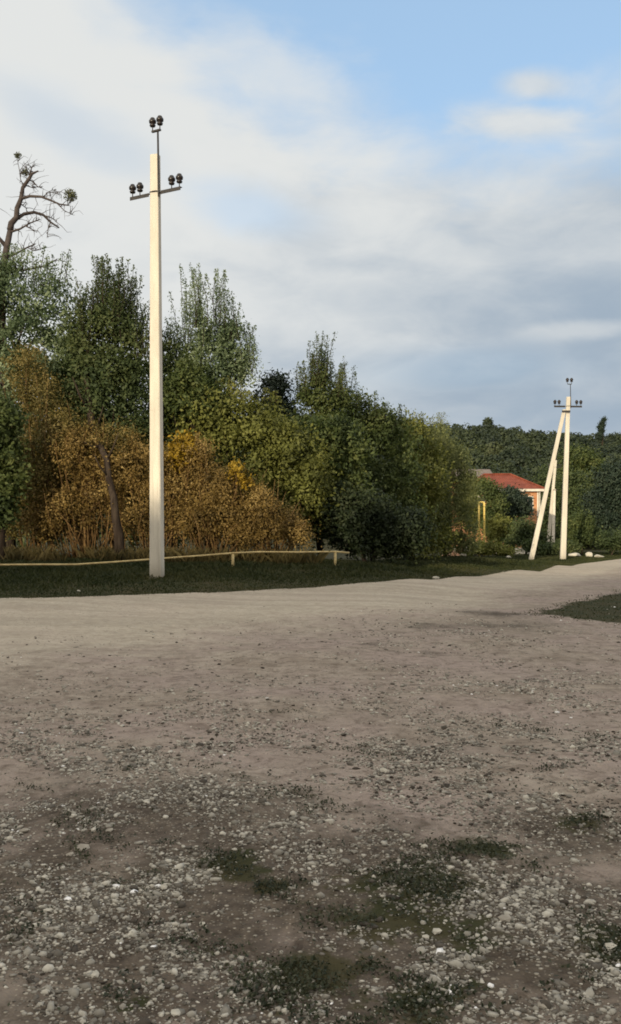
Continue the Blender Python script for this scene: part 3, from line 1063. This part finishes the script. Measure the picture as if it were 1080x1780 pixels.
# ------------------------------------------------------------------ trees on the left
G1 = 'trees behind the grass verge'
G2 = 'dry brown shrubs'
G3 = 'green bushes behind the verge'
mp = make_plant
mp('leafy_tree', 'broad grey green tree at the left edge under the bare branches', 'tree', 20, 28.5,
   [(0, 560, 95, 110), (80, 540, 70, 85), (-60, 520, 90, 120), (20, 690, 90, 130), (110, 640, 60, 100), (5, 480, 55, 48), (-10, 800, 80, 120, .3)],
   'leaf_grey', 26000, .13, .38, .16, group=G1, shoots=[(85, 500, 425, 26, 12), (15, 470, 420, 22, 8)])
mp('poplar', 'upright dense dark green tree just left of the tall pole', 'tree', 190, 28.0,
   [(198, 570, 46, 62), (160, 610, 56, 80), (228, 610, 34, 80), (185, 700, 85, 110), (140, 700, 60, 110), (232, 720, 42, 100), (190, 810, 85, 90)],
   'leaf_dark', 26000, .13, .36, .17, group=G1, shoots=[(192, 560, 440, 16, 34), (222, 590, 475, 12, 22), (160, 590, 480, 14, 20), (245, 620, 520, 8, 12), (140, 600, 505, 10, 12)],
   trunk_pts=[(206, 985), (200, 900), (190, 800), (172, 750), (156, 700), (152, 620), (175, 560)])
mp('wispy_tree', 'thin crowned silvery tree with feathery upright tips right of the tall pole', 'tree', 372, 29.5,
   [(352, 580, 24, 52), (388, 600, 30, 48), (330, 630, 32, 40), (416, 628, 26, 38), (372, 650, 66, 42), (405, 570, 18, 28)],
   'leaf_grey', 8500, .12, .34, .11, group=G1, shoots=[(345, 570, 452, 6, 12), (374, 570, 464, 8, 9), (322, 610, 480, 10, 9), (402, 590, 500, 10, 10), (428, 625, 560, 10, 9), (440, 650, 590, 7, 6), (310, 620, 545, 8, 6), (360, 640, 520, 26, 8)], per=45)
mp('leafy_tree', 'dark green tree filling the gap behind the pole and the wispy tree', 'tree', 300, 29.2,
   [(295, 640, 46, 75), (320, 700, 60, 80), (280, 740, 45, 90), (350, 700, 50, 60), (310, 800, 70, 70)],
   'leaf_dark', 14000, .13, .36, .12, group=G1, shoots=[(298, 600, 560, 12, 6)])
mp('leafy_tree', 'fresh green young tree under the wispy tree, close behind the pole', 'tree', 345, 28.2,
   [(335, 655, 42, 42), (350, 700, 50, 40), (310, 690, 30, 40)],
   'leaf_mid', 5000, .15, .30, .07, group=G1)
mp('small_tree', 'small almost black round tree between the wispy tree and the conical tree', 'tree', 480, 32.5,
   [(482, 672, 34, 36), (470, 710, 40, 40), (500, 720, 36, 36)],
   'leaf_teal', 5000, .13, .30, .09, group=G1)
mp('conical_tree', 'young conical tree with a pointed top and bare side tips', 'tree', 558, 32.0,
   [(556, 665, 20, 26), (560, 695, 42, 32), (532, 690, 20, 26), (592, 690, 22, 28), (565, 745, 62, 45)],
   'leaf_mid', 8500, .12, .26, .09, group=G1, shoots=[(556, 670, 572, 5, 14), (548, 670, 600, 7, 9), (566, 670, 606, 8, 9), (526, 690, 618, 8, 10), (600, 695, 618, 8, 12), (580, 690, 635, 12, 10)], per=45)
mp('bush', 'large rounded olive bush rising between brown shrubs and the conical tree', 'bush', 420, 28.3,
   [(390, 730, 72, 66), (450, 740, 72, 62), (340, 760, 50, 60), (500, 790, 72, 72), (430, 830, 82, 72), (540, 850, 52, 72), (470, 880, 70, 60)],
   'leaf_olive', 22000, .14, .40, .10, group=G3, shoots=[(380, 700, 655, 26, 12), (440, 700, 672, 20, 8)])
mp('bush', 'big bright leaved bush under the conical tree', 'bush', 560, 29.5,
   [(560, 790, 62, 72), (520, 770, 50, 60), (600, 780, 50, 70), (560, 880, 62, 72), (610, 870, 42, 72)],
   'leaf_mid', 16000, .15, .40, .10, group=G3)
mp('bush', 'dark low bush at the foot of the mass, just right of the rail end', 'bush', 640, 28.5,
   [(640, 900, 72, 60), (590, 890, 40, 62), (700, 920, 62, 48), (650, 945, 82, 34)],
   'leaf_shade', 17000, .13, .38, .08, group=G3)
mp('bush', 'tall dense green bush right of the conical tree', 'bush', 650, 34.0,
   [(630, 735, 54, 52), (672, 752, 56, 52), (620, 820, 62, 80), (690, 840, 62, 90), (650, 900, 70, 70), (604, 712, 34, 40)],
   'leaf_mid', 19000, .14, .42, .11, group=G3, shoots=[(620, 710, 678, 16, 14), (665, 730, 696, 24, 14)])
mp('bush', 'green rounded bush between the tall dense bush and the pale willow bush', 'bush', 715, 38.0,
   [(715, 765, 48, 54), (735, 830, 54, 76), (700, 880, 52, 72), (740, 920, 50, 44), (720, 950, 56, 24)],
   'leaf_olive', 14000, .15, .45, .10, group=G3)
mp('willow_bush', 'pale greyish willow bush ending the green mass on the right', 'bush', 775, 41.0,
   [(752, 768, 44, 50), (786, 806, 40, 56), (808, 850, 32, 60), (770, 880, 50, 66), (800, 915, 42, 50), (740, 830, 40, 60), (760, 945, 56, 26), (810, 948, 30, 22)],
   'leaf_willow', 24000, .14, .42, .10, group=G3, aspect=.3, shoots=[(755, 745, 715, 20, 8)])
mp('bush', 'leafy bush cut off by the left edge, in front of the brown shrubs', 'bush', 5, 24.6,
   [(2, 730, 40, 58), (-20, 790, 60, 70), (15, 820, 32, 52), (0, 880, 42, 50)],
   'leaf_mid', 8500, .15, .30, .08, group=G3)

mp('thicket', 'dark thicket standing behind the left hand trees', 'bush', 150, 33.5,
   [(60, 880, 120, 90), (190, 890, 110, 90), (320, 890, 110, 80), (60, 640, 110, 90), (180, 660, 90, 90), (290, 700, 90, 90), (0, 720, 100, 130), (130, 770, 130, 120), (300, 800, 130, 100)], 'leaf_dark', 27000, .18, .5, .12, group=G1)
pw = (-18.5, -16.5)  # unseen tree, added to cast shade on the bushes right of the rail
pz = t1(*pw)
pr = thing('poplar', 'unseen narrow poplar added behind the camera for its shadow', 'tree', (pw[0], pw[1], pz))
pc, po = [], []
for zc in np.arange(2.0, 11.6, .45):
    q_, d_ = ellip(900, np.array([0, 0, zc]), np.array([1.25, 1.25, .6]) * (1.0 if zc < 10 else .6), .2)
    pc.append(q_)
    po.append(d_)
V, Fs, tn = leaf_quads(np.concatenate(pc), .16, .55, .3, .4, None, np.concatenate(po))
link('crown', raw_mesh('crown', V, Fs, tn), M['leaf_dark'], pr)
MB().tube([(0, 0, -.3), (0.05, 0, 4), (0, .05, 8), (0, 0, 11.4)], [.22, .17, .1, .03], 9).build('trunk', M['bark'], pr, True)
# dry brown shrubs
mp('dry_shrub', 'tall olive brown shrub climbing highest at the left', 'shrub', 70, 26.8,
   [(45, 650, 42, 62), (80, 710, 55, 66), (60, 800, 62, 80), (105, 780, 52, 70), (30, 900, 60, 55)], 'leaf_tan', 15000, .085, .34, .05, 'twig', group=G2, twiggy=50, limbs=8, per=60)
mp('dry_shrub', 'brown shrub left of the pole around the dark leaning trunk', 'shrub', 150, 26.0,
   [(140, 790, 62, 66), (180, 850, 70, 76), (120, 880, 70, 64), (225, 805, 46, 62), (80, 900, 60, 54)], 'leaf_brown', 14000, .085, .32, .05, 'twig', group=G2, twiggy=60, limbs=8, per=60, shoots=[(130, 780, 740, 22, 8)])
mp('dry_shrub', 'brown shrub directly behind the tall pole', 'shrub', 270, 25.8,
   [(265, 820, 60, 68), (300, 870, 66, 70), (240, 900, 60, 56), (330, 815, 46, 60)], 'leaf_brown', 12000, .085, .32, .05, 'twig', group=G2, twiggy=60, limbs=8, per=60)
mp('dry_shrub', 'reddish brown shrub with a peaked top right of the tall pole', 'shrub', 370, 25.6,
   [(370, 850, 46, 56), (345, 900, 50, 52), (400, 900, 54, 52), (345, 790, 30, 42)], 'leaf_brown', 12000, .08, .30, .05, 'twig', group=G2, twiggy=60, limbs=8, per=60, shoots=[(340, 780, 750, 10, 6)])
mp('dry_shrub', 'low brown shrub at the right end of the brown mass behind the rail', 'shrub', 475, 25.6,
   [(450, 885, 46, 50), (485, 915, 48, 42), (520, 930, 30, 34), (430, 930, 50, 34)], 'leaf_brown', 11000, .08, .28, .05, 'twig', group=G2, twiggy=60, limbs=8, per=60)
mp('dry_shrub', 'thin tan shrub filling the dip between the two brown shrubs left of the pole', 'shrub', 205, 26.3,
   [(215, 780, 42, 50), (170, 770, 46, 46), (110, 760, 46, 60), (70, 850, 50, 60)], 'leaf_tan', 9000, .085, .34, .05, 'twig', group=G2, twiggy=30, limbs=8, per=50)
mp('dry_shrub', 'thin tan shrub behind the peaked reddish one, right of the pole', 'shrub', 400, 26.2,
   [(400, 840, 44, 40), (440, 865, 42, 34), (310, 800, 40, 40), (490, 895, 34, 28)], 'leaf_tan', 8000, .085, .32, .05, 'twig', group=G2, twiggy=30, limbs=8, per=50)
mp('golden_shrub', 'small golden leaved shrub just right of the tall pole', 'shrub', 318, 25.5,
   [(312, 785, 22, 34), (330, 770, 16, 24)], 'leaf_gold', 900, .12, .2, .03, 'twig', limbs=8, per=30, cname='foliage')
mp('golden_shrub', 'small golden sapling on the upper edge of the brown shrubs', 'shrub', 412, 25.5,
   [(410, 820, 16, 22), (425, 840, 14, 16)], 'leaf_gold', 420, .12, .2, .03, 'twig', limbs=6, per=30, cname='foliage')

# ------------------------------------------------------------------ bare tree with mistletoe
dd = 29.0
base = P(2, 985, dd)
bz = t1(base.x, base.y)
dt = thing('dead_tree', 'bare dead tree with mistletoe balls showing above the left trees', 'tree', (base.x, base.y, bz))
off = Vector((base.x, base.y, bz))


def Q(x, y, k=0): return P(x, y, dd + k) - off


tr = MB()
tr.tube([Vector((0, 0, -.2)), Q(2, 800), Q(0, 600), Q(4, 480), Q(12, 430), Q(18, 400)], [.26, .22, .17, .13, .10, .085], 9)
tr.tube([Q(18, 400), Q(20, 388), Q(29, 378), Q(30, 362), Q(37, 345), Q(40, 326), Q(50, 312), Q(56, 302), Q(67, 297)], [.105, .10, .09, .08, .07, .06, .055, .045, .02], 7)
tr.build('trunk', M['deadbark'], dt, True)
BR = [([(27, 382, 0), (42, 372, .2), (60, 369, .4), (76, 374, .5), (88, 386, .6), (103, 396, .6)], .045),
      ([(38, 345, 0), (52, 341, -.2), (72, 342, -.4), (90, 349, -.5), (104, 355, -.5), (120, 357, -.6)], .035),
      ([(16, 404, 0), (35, 398, -.2), (52, 388, -.3), (70, 381, -.3)], .028),
      ([(45, 387 + 6, -.3), (55, 398, -.3), (64, 404, -.3)], .014),
      ([(88, 386, .6), (84, 398, .6), (82, 414, .6)], .016),
      ([(76, 374, .5), (92, 380, .5), (100, 388, .6)], .014),
      ([(50, 312, 0), (58, 316, .1), (66, 325, .1), (74, 326, .1)], .018),
      ([(45, 322, 0), (56, 326, .2), (75, 324, .2)], .014),
      ([(52, 305, 0), (55, 292, 0), (60, 286, 0)], .018),
      ([(52, 305, 0), (47, 298, .1), (44, 290, .1)], .014),
      ([(76, 342, -.4), (84, 334, -.4), (100, 336, -.4)], .013),
      ([(80, 336, -.4), (92, 330, -.4), (104, 336, -.4)], .010),
      ([(100, 354, -.5), (112, 366, -.5), (128, 374, -.5)], .012),
      ([(33, 352, 0), (46, 362, .2), (47, 370, .2)], .012),
      ([(42, 325, 0), (36, 312, 0), (34, 296, 0), (31, 280, 0), (30, 271, 0)], .011),
      ([(8, 450, 0), (30, 440, .2), (48, 430, .3), (62, 424, .3)], .03),
      ([(48, 430, .3), (58, 436, .3), (72, 434, .3)], .012),
      ([(12, 430, 0), (-5, 410, 0), (-14, 380, .1), (-20, 350, .1)], .05),
      ([(5, 470, 0), (40, 470, -.3), (80, 462, -.4), (100, 450, -.4)], .03),
      ([(4, 480, 0), (-30, 450, .2), (-60, 400, .3)], .06)]
for pts_, r_ in BR:
    b = MB()
    b.tube([Q(*p) for p in pts_], [1.45 * r_ * (1 - .65 * i / (len(pts_) - 1)) for i in range(len(pts_))], 6)
    for _ in range(int(9 + 70 * r_)):
        i = random.randrange(len(pts_) - 1)
        t = random.random()
        a = Q(*pts_[i]).lerp(Q(*pts_[i + 1]), t)
        e = a + Vector((random.gauss(.05, .16), random.gauss(0, .12), random.gauss(.03, .16)))
        m_ = a.lerp(e, .5) + Vector((random.gauss(0, .03), 0, .03))
        b.tube([a, m_, e], [.012, .009, .005], 4)
        e2 = e + (e - m_) * .6 + Vector((random.gauss(0, .06), 0, random.gauss(0, .06)))
        b.tube([e, e2], [.006, .003], 3)
    b.build('branch', M['deadbark'], dt, True)
for (x, y, r_, n_, k_) in [(123, 340, 13, 420, -.6), (43, 299, 8, 130, .1), (31, 270, 7, 110, 0)]:
    c = Q(x, y, k_)
    rad = r_ / F * dd
    d = RNG.normal(size=(n_, 3))
    d /= np.linalg.norm(d, axis=1)[:, None]
    q = np.array(c) + d * rad * (RNG.uniform(.02, .85, n_) ** .6)[:, None]
    V, Fs, tn = leaf_quads(q, .075, .4, 0, .4)
    mo = link('mistletoe', raw_mesh('mistletoe', V, Fs, tn), M['mistletoe'], dt)
    tw = MB()
    for _ in range(24):
        v = Vector(RNG.normal(size=3)).normalized() * rad * random.uniform(.8, 1.1)
        tw.tube([c, c + v * .5 + Vector((0, 0, .01)), c + v], [.006, .004, .002], 3)
    tw.build('mistletoe_twigs', M['deadbark'], mo)
# link the mistletoe ball to the branch end
MB().tube([Q(118, 357, -.6), Q(122, 350, -.6), Q(123, 342, -.6)], [.012, .01, .006], 5).build('branch', M['deadbark'], dt, True)

# dark crooked trunk in front of the shrubs
st = thing('bare_tree', 'crooked dark bare trunk rising out of the brown shrubs left of the pole', 'tree', tuple(Vector((P(208, 960, 25.0).x, 25.0, t1(P(208, 960, 25.0).x, 25.0)))))
so = Vector(st.location)
MB().tube([Vector((0, 0, -.1)), P(207, 930, 25.0) - so, P(201, 900, 25.0) - so, P(198, 865, 25.0) - so, P(189, 830, 25.2) - so, P(186, 800, 25.4) - so, P(176, 778, 25.8) - so, P(161, 756, 26.4) - so, P(157, 715, 27.0) - so, P(150, 650, 27.4) - so, P(155, 590, 27.8) - so],
          [.16, .13, .11, .10, .09, .085, .09, .11, .10, .08, .04], 8).build('trunk', M['bark'], st, True)
for (a_, b_, c_, ra) in [((186, 800, 25.4), (197, 778, 25.3), (206, 752, 25.2), .04), ((189, 830, 25.2), (172, 808, 25.0), (164, 790, 24.9), .035), ((157, 715, 27.), (140, 690, 26.8), (126, 655, 26.5), .05),
                         ((161, 756, 26.4), (172, 735, 26.2), (180, 705, 26.0), .04), ((176, 778, 25.8), (158, 775, 25.6), (146, 768, 25.4), .04)]:
    MB().tube([P(*a_) - so, P(*b_) - so, P(*c_) - so], [ra, ra * .6, ra * .25], 6).build('branch', M['bark'], st, True)

# ------------------------------------------------------------------ trees at the right, middle distance
G4 = 'trees around the house'
mp('round_tree', 'dark blue green round tree in front of the house wall', 'tree', 893, 74, [(896, 872, 28, 25), (880, 890, 22, 22), (908, 885, 16, 22), (885, 860, 18, 16)], 'leaf_teal', 7000, .24, .6, .16, group=G4)
mp('leafy_tree', 'bright green tree just right of the yellow gas pipe', 'tree', 856, 68, [(852, 856, 18, 20), (866, 872, 18, 26), (850, 900, 12, 30), (862, 915, 22, 20), (846, 846, 14, 14)], 'leaf_mid', 6500, .22, .55, .13, group=G4)
mp('leafy_tree', 'green tree left of the yellow gas pipe in front of the house end', 'tree', 822, 70, [(822, 850, 24, 24), (808, 880, 24, 34), (826, 905, 18, 34), (838, 895, 12, 26), (838, 842, 12, 12)], 'leaf_olive', 7000, .22, .55, .13, group=G4)
mp('bush', 'yellowish bush between the gas pipe and the round dark tree', 'bush', 872, 64, [(868, 912, 24, 20), (885, 925, 22, 16), (862, 930, 22, 14)], 'leaf_olive', 4500, .2, .45, .08, group=G4)
mp('bush', 'low dark bush under the house corner', 'bush', 915, 62, [(912, 922, 26, 26), (935, 935, 20, 20), (895, 940, 26, 14)], 'leaf_dark', 5500, .2, .45, .08, group=G4)
mp('bush', 'broad low yellow green bush at the foot of the gas pipe', 'bush', 850, 55, [(845, 952, 40, 14), (875, 957, 26, 12), (815, 958, 30, 10)], 'leaf_olive', 5000, .16, .35, .06, group=G4)
mp('leafy_tree', 'dark tree behind the braced pole', 'tree', 955, 112, [(955, 850, 30, 50), (940, 880, 24, 50), (975, 880, 28, 60), (960, 920, 36, 30)], 'leaf_dark', 9000, .34, .9, .2, group=G4)
mp('leafy_tree', 'mid green tree behind the right leg of the braced pole', 'tree', 1000, 105, [(1000, 850, 32, 40), (990, 890, 30, 40), (1020, 880, 26, 40)], 'leaf_dark', 8000, .34, .9, .2, group=G4)
mp('leafy_tree', 'lit rounded tree high on the right behind the braced pole', 'tree', 1010, 150, [(1008, 795, 36, 24), (1030, 810, 28, 24), (985, 815, 24, 26), (1010, 840, 40, 30)], 'leaf_mid', 8000, .5, 1.3, .25, group=G4)
mp('dark_tree', 'large dark tree mass at the right edge', 'tree', 1062, 84, [(1060, 835, 34, 34), (1040, 880, 32, 44), (1085, 850, 44, 60), (1060, 900, 42, 50), (1100, 900, 50, 60)], 'leaf_teal', 16000, .27, .8, .25, group=G4)
mp('round_bush', 'rounded bright green bush right of the braced pole foot', 'bush', 1012, 62, [(1012, 912, 26, 26), (1000, 930, 26, 22), (1028, 930, 20, 22)], 'leaf_mid', 7500, .17, .45, .08, group=G4)
mp('bush', 'dark low bush at the right edge', 'bush', 1060, 60, [(1060, 940, 34, 20), (1090, 935, 30, 26)], 'leaf_dark', 5000, .17, .4, .07, group=G4)
mp('bush', 'dark low thicket behind the legs of the braced pole', 'bush', 955, 58, [(950, 955, 38, 14), (925, 950, 22, 16), (985, 950, 26, 16)], 'leaf_dark', 5000, .16, .35, .06, group=G4)
mp('skyline_tree', 'lone round tree breaking the hill skyline above the house', 'tree', 849, 362, [(849, 734, 7, 8)], 'leaf_far', 900, .9, 1.0, .3, limbs=4)
mp('cypress', 'narrow dark tree leaning on the skyline at the right', 'tree', 1046, 300, [(1045, 745, 6, 12, 0, 1.2), (1048, 735, 4, 10, 0, 1.0), (1051, 728, 2.2, 6, 0, .6), (1043, 758, 7, 10, 0, 1.6)], 'leaf_teal', 5200, .42, .6, .3, limbs=4, per=40)

# ------------------------------------------------------------------ rubble, white stones
def rock_mesh(rad, seed, squash=.6, sub=2):
    import bmesh
    bm = bmesh.new()
    bmesh.ops.create_icosphere(bm, subdivisions=sub, radius=1)
    rs = random.Random(seed)
    ph = [rs.uniform(0, 6) for _ in range(6)]
    pl = [(Vector((rs.gauss(0, 1), rs.gauss(0, 1), rs.gauss(0, 1))).normalized(), rs.uniform(.55, .85)) for _ in range(7)]
    for v in bm.verts:
        c = v.co.copy()
        for n_, h in pl:
            k = c.dot(n_)
            if k > h:
                c -= n_ * (k - h)
        f = 1 + .08 * math.sin(c.x * 4 + ph[0]) * math.sin(c.y * 5 + ph[1])
        c *= f
        v.co = Vector((c.x * rad * (1 + .25 * math.sin(ph[3])), c.y * rad, c.z * rad * squash))
    me = bpy.data.meshes.new('stone')
    bm.to_mesh(me)
    bm.free()
    return me


def stone(px, py, wpx, label, material='stone', name='stone', sq=.55, d=None, group='single stones on the ground'):
    p = Gp(px, py)
    if d is not None:
        x = (px - 540) / F * d
        p = Vector((x, d, t1(x, d)))
    rad = wpx / F * p.y / 2
    ob = link(name, rock_mesh(rad, int(px * 7 + py), sq, 1 if py > 1200 else 2), M[material])
    ob.location = (p.x, p.y, p.z + rad * sq * .55)
    ob.rotation_euler = (0, 0, px % 3)
    return tag(ob, label, 'stone', group)


stone(667, 1343, 20, 'bright round stone alone in the middle of the yard', 'palestone')
stone(143, 1478, 32, 'large flat grey stone at the lower left', 'stone', sq=.35)
stone(121, 1488, 16, 'small stone touching the left side of the large flat stone', 'stone')
stone(375, 1410, 12, 'small bright stone above the dark weeds', 'palestone')
stone(285, 1545, 18, 'pale stone right of the large flat stone, in the gravel', 'palestone')
stone(78, 1530, 18, 'pale stone at the left edge of the gravel, topmost of three', 'palestone')
stone(84, 1585, 16, 'pale stone at the left edge of the gravel, middle of three', 'palestone')
stone(88, 1617, 14, 'pale stone at the left edge of the gravel, lowest of three', 'stone')
stone(165, 1700, 20, 'tilted pale stone near the bottom left', 'palestone')
stone(306, 1767, 26, 'squarish white stone at the very bottom edge', 'palestone', sq=.4)
stone(352, 1610, 16, 'pale stone in the bluish gravel heap', 'palestone')
stone(190, 1445, 16, 'thin pale stone above the large flat stone', 'stone', sq=.35)
stone(783, 1512, 16, 'white rounded stone among the dark weeds', 'palestone')
stone(576, 1433, 15, 'small stone left of the weeds, on bare soil', 'stone')
stone(738, 1473, 14, 'pale stone above the central weed patch', 'palestone')
stone(1055, 1420, 26, 'flat pale stone on the green patch at right', 'stone', sq=.35)
stone(878, 1601, 30, 'long flat stone below the weeds at right', 'stone', sq=.35)
stone(760, 1623, 20, 'bright stone in the lower weed patch', 'palestone')
stone(741, 1632, 14, 'smaller stone beside the bright stone in the lower weed patch', 'palestone')
stone(1060, 1652, 26, 'large pale stone low at the right edge', 'palestone')
stone(945, 1753, 26, 'grey stone at the bottom right corner', 'stone', sq=.4)
stone(43, 1447, 18, 'stone at the far left in the gravel', 'stone')
stone(758, 1007, 14, 'white stone on the grass edge of the road', 'palestone', sq=.5)
stone(137, 1029, 7, 'tiny white scrap of stone in the grass near the left edge', 'palestone')
stone(1000, 956, 26, 'long white boulder behind the braced pole foot', 'palestone', 'boulder', .4, 56, 'white boulders beyond the road')
stone(1024, 953, 16, 'pointed white boulder, middle one of three', 'palestone', 'boulder', .8, 55, 'white boulders beyond the road')
stone(1042, 958, 18, 'low white boulder nearest the right edge', 'palestone', 'boulder', .45, 54.5, 'white boulders beyond the road')
stone(884, 962, 12, 'white boulder left of the braced pole', 'palestone', 'boulder', .6, 53, 'white boulders beyond the road')
for i, (x, y, w_, m_) in enumerate([(780, 950, 20, 'brick'), (798, 946, 18, 'brick'), (812, 944, 16, 'palestone'), (790, 955, 26, 'brick'), (806, 954, 18, 'stone'), (772, 957, 18, 'brick')]):
    lab = ['reddish lump at the upper left of the rubble heap', 'reddish lump at the top of the rubble heap', 'pale lump at the upper right of the rubble heap', 'widest reddish lump at the front of the rubble heap',
           'grey lump at the right front of the rubble heap', 'reddish lump at the far left of the rubble heap'][i]
    stone(x, y, w_, lab, m_, 'rubble', .6, 52 - i * .2, 'rubble beyond the willow bush').location.z += (957 - y) * .035

# ------------------------------------------------------------------ gravel
def gravel():
    # base shapes
    import bmesh
    shapes = []
    for sd_ in range(6):
        bm = bmesh.new()
        bmesh.ops.create_icosphere(bm, subdivisions=1, radius=1)
        rs = random.Random(sd_)
        vs = np.array([(v.co.x * rs.uniform(.6, 1.3), v.co.y * rs.uniform(.6, 1.3), v.co.z * rs.uniform(.6, 1.3)) for v in bm.verts])
        fs = np.array([[v.index for v in f.verts] for f in bm.faces])
        bm.free()
        shapes.append((vs, fs))
    N = 620000
    # candidates spread evenly over the seen ground, thinned with distance
    y = 2.2 + 15 * RNG.uniform(0, 1, N) ** 1.7
    x = RNG.uniform(-.40, .40, N) * (y + 1.2)
    dens = .20 * sstep(11, 5, y) + .05 + .9 * spot_field(GRAV, x, y)
    cl = fnoise(x, y, 2.4, 1) + .7 * fnoise(x, y, 7, 2) + .4 * fnoise(x, y, 19, 3)
    dens *= sstep(-.5, .55, cl)
    dens *= 1 - .6 * sstep(8, 14, y)
    dens *= 1 - .85 * spot_field(WEED, x, y)
    ok = (RNG.uniform(0, 1, N) < dens * .85) & (y < edge_y(x) - .15)
    x, y = x[ok], y[ok]
    n = len(x)
    s = np.exp(RNG.normal(-5.25, .52, n)) * (1 + .07 * np.maximum(y - 3, 0))
    s = np.clip(s, .0028, .024)
    tint = np.clip(RNG.beta(1.05, 1.6, n) + .10 * fnoise(x, y, .7, 4), 0, 1)
    bright = RNG.uniform(0, 1, n) < .035
    tint = np.where(bright, RNG.uniform(.85, 1, n), tint)
    z = T(x, y) - s * .15
    VV, FF, TT = [], [], []
    k = 0
    which = RNG.integers(0, 6, n)
    for w in range(6):
        idx = np.where(which == w)[0]
        vs, fs = shapes[w]
        a = RNG.uniform(0, 2 * np.pi, len(idx))
        c_, s_ = np.cos(a), np.sin(a)
        sc = s[idx][:, None]
        v = vs[None] * np.stack([RNG.uniform(.8, 1.5, len(idx)), RNG.uniform(.7, 1.1, len(idx)), RNG.uniform(.35, .8, len(idx))], 1)[:, None]
        tilt = RNG.normal(0, .35, len(idx))[:, None]
        vz = v[:, :, 2] + v[:, :, 0] * tilt * .6
        vx = (v[:, :, 0] * c_[:, None] - v[:, :, 1] * s_[:, None]) * sc + x[idx][:, None]
        vy = (v[:, :, 0] * s_[:, None] + v[:, :, 1] * c_[:, None]) * sc + y[idx][:, None]
        vz = vz * sc + (z[idx] + s[idx] * .25)[:, None]
        VV.append(np.stack([vx, vy, vz], -1).reshape(-1, 3))
        FF.append((fs[None] + (np.arange(len(idx)) * len(vs))[:, None, None]).reshape(-1, 3) + k)
        TT.append(np.repeat(tint[idx], len(fs)))
        k += len(idx) * len(vs)
    ob = link('gravel', raw_mesh('gravel', np.concatenate(VV), np.concatenate(FF), np.concatenate(TT)), M['gravel'])
    tag(ob, 'loose mixed gravel scattered over the brown yard', 'gravel')
    ob['kind'] = 'stuff'
    print('gravel', n)


gravel()

# ------------------------------------------------------------------ grass and weeds
def blades(name, label, x, y, h, w, material, spread=.5, cat='grass'):
    n = len(x)
    z = T(x, y)
    a = RNG.uniform(0, 2 * np.pi, n)
    lean = RNG.normal(0, spread, (n, 2)) * h[:, None]
    b = np.stack([x, y, z - .01], 1)
    dx = np.stack([np.cos(a), np.sin(a), a * 0], 1) * (w * .5)[:, None]
    mid = b + np.concatenate([lean * .35, (h * .6)[:, None]], 1)
    tip = b + np.concatenate([lean, h[:, None]], 1)
    V = np.empty((n, 4, 3))
    V[:, 0] = b - dx
    V[:, 1] = b + dx
    V[:, 2] = tip
    V[:, 3] = mid - dx * .8
    t = np.clip(RNG.uniform(0, .8, n) + .25 * fnoise(x, y, .8, 7), 0, 1)
    ob = link(name, raw_mesh(name, V.reshape(-1, 3), np.arange(n * 4).reshape(n, 4), t), M[material])
    tag(ob, label, cat)
    ob['kind'] = 'stuff'
    return ob


N = 240000
gx = RNG.uniform(-13, 30, N)
off_ = RNG.uniform(0, 1, N) ** 1.15 * 15
gy = edge_y(gx) + off_ - .10 + .10 * fnoise(gx, gx * 0, 2.3, 4)
ok = (np.abs(gx) < (gy + 2) * .37)
gx, gy, off_ = gx[ok], gy[ok], off_[ok]
hh = (.025 + .075 * sstep(0, 5, off_)) * RNG.uniform(.5, 1.4, len(gx)) * (1 + .5 * fnoise(gx, gy, 1.1, 3))
blades('verge_grass', 'short dark green grass on the shaded verge beyond the road', gx, gy, np.maximum(hh, .03), RNG.uniform(.012, .03, len(gx)) * (1 + gy * .012), 'grass')

N = 22000
ix = RNG.uniform(2.5, 12, N)
iy = RNG.uniform(8, 22, N)
ok = (island(ix, iy) + .3 * fnoise(ix, iy, 2.2, 6)) > 0
ix, iy = ix[ok], iy[ok]
blades('grass_patch', 'patch of dark grass beside the road at the right edge', ix, iy, RNG.uniform(.015, .05, len(ix)), RNG.uniform(.008, .02, len(ix)), 'grass', .8)

# low weeds lying on the yard
N = 420000
wy = 2.3 + 5.5 * RNG.uniform(0, 1, N) ** 1.3
wx = RNG.uniform(-.40, .40, N) * (wy + 1)
f = .66 * spot_field(WEED, wx, wy) + .20 * sstep(6.5, 3.5, wy) + .55 * fnoise(wx, wy, 2.6, 9) + .45 * fnoise(wx, wy, 6.7, 2) + .3 * fnoise(wx, wy, 17, 5)
f = sstep(.28, 1.05, f) * .75 + .004
ok = RNG.uniform(0, 1, N) < f * .8
wx, wy = wx[ok], wy[ok]
wz = T(wx, wy) + RNG.uniform(.001, .020, len(wx))
V, Fs, tn = leaf_quads(np.stack([wx, wy, wz], 1), .016, .5, .8, .5)
ob = link('weeds', raw_mesh('weeds', V, Fs, tn), M['weed'])
tag(ob, 'low dark weeds growing in patches among the gravel', 'weeds')
ob['kind'] = 'stuff'

# taller dry grass in front of the brown shrubs
N = 5000
sx = RNG.uniform(-9.5, .2, N)
sy = RNG.uniform(24.3, 26, N)
ok = fnoise(sx, sy, 1.5, 2) > -.1
sx, sy = sx[ok], sy[ok]
blades('dry_grass', 'thin dry grass stalks at the foot of the brown shrubs', sx, sy, RNG.uniform(.15, .5, len(sx)), RNG.uniform(.006, .012, len(sx)), 'drygrass', .35)
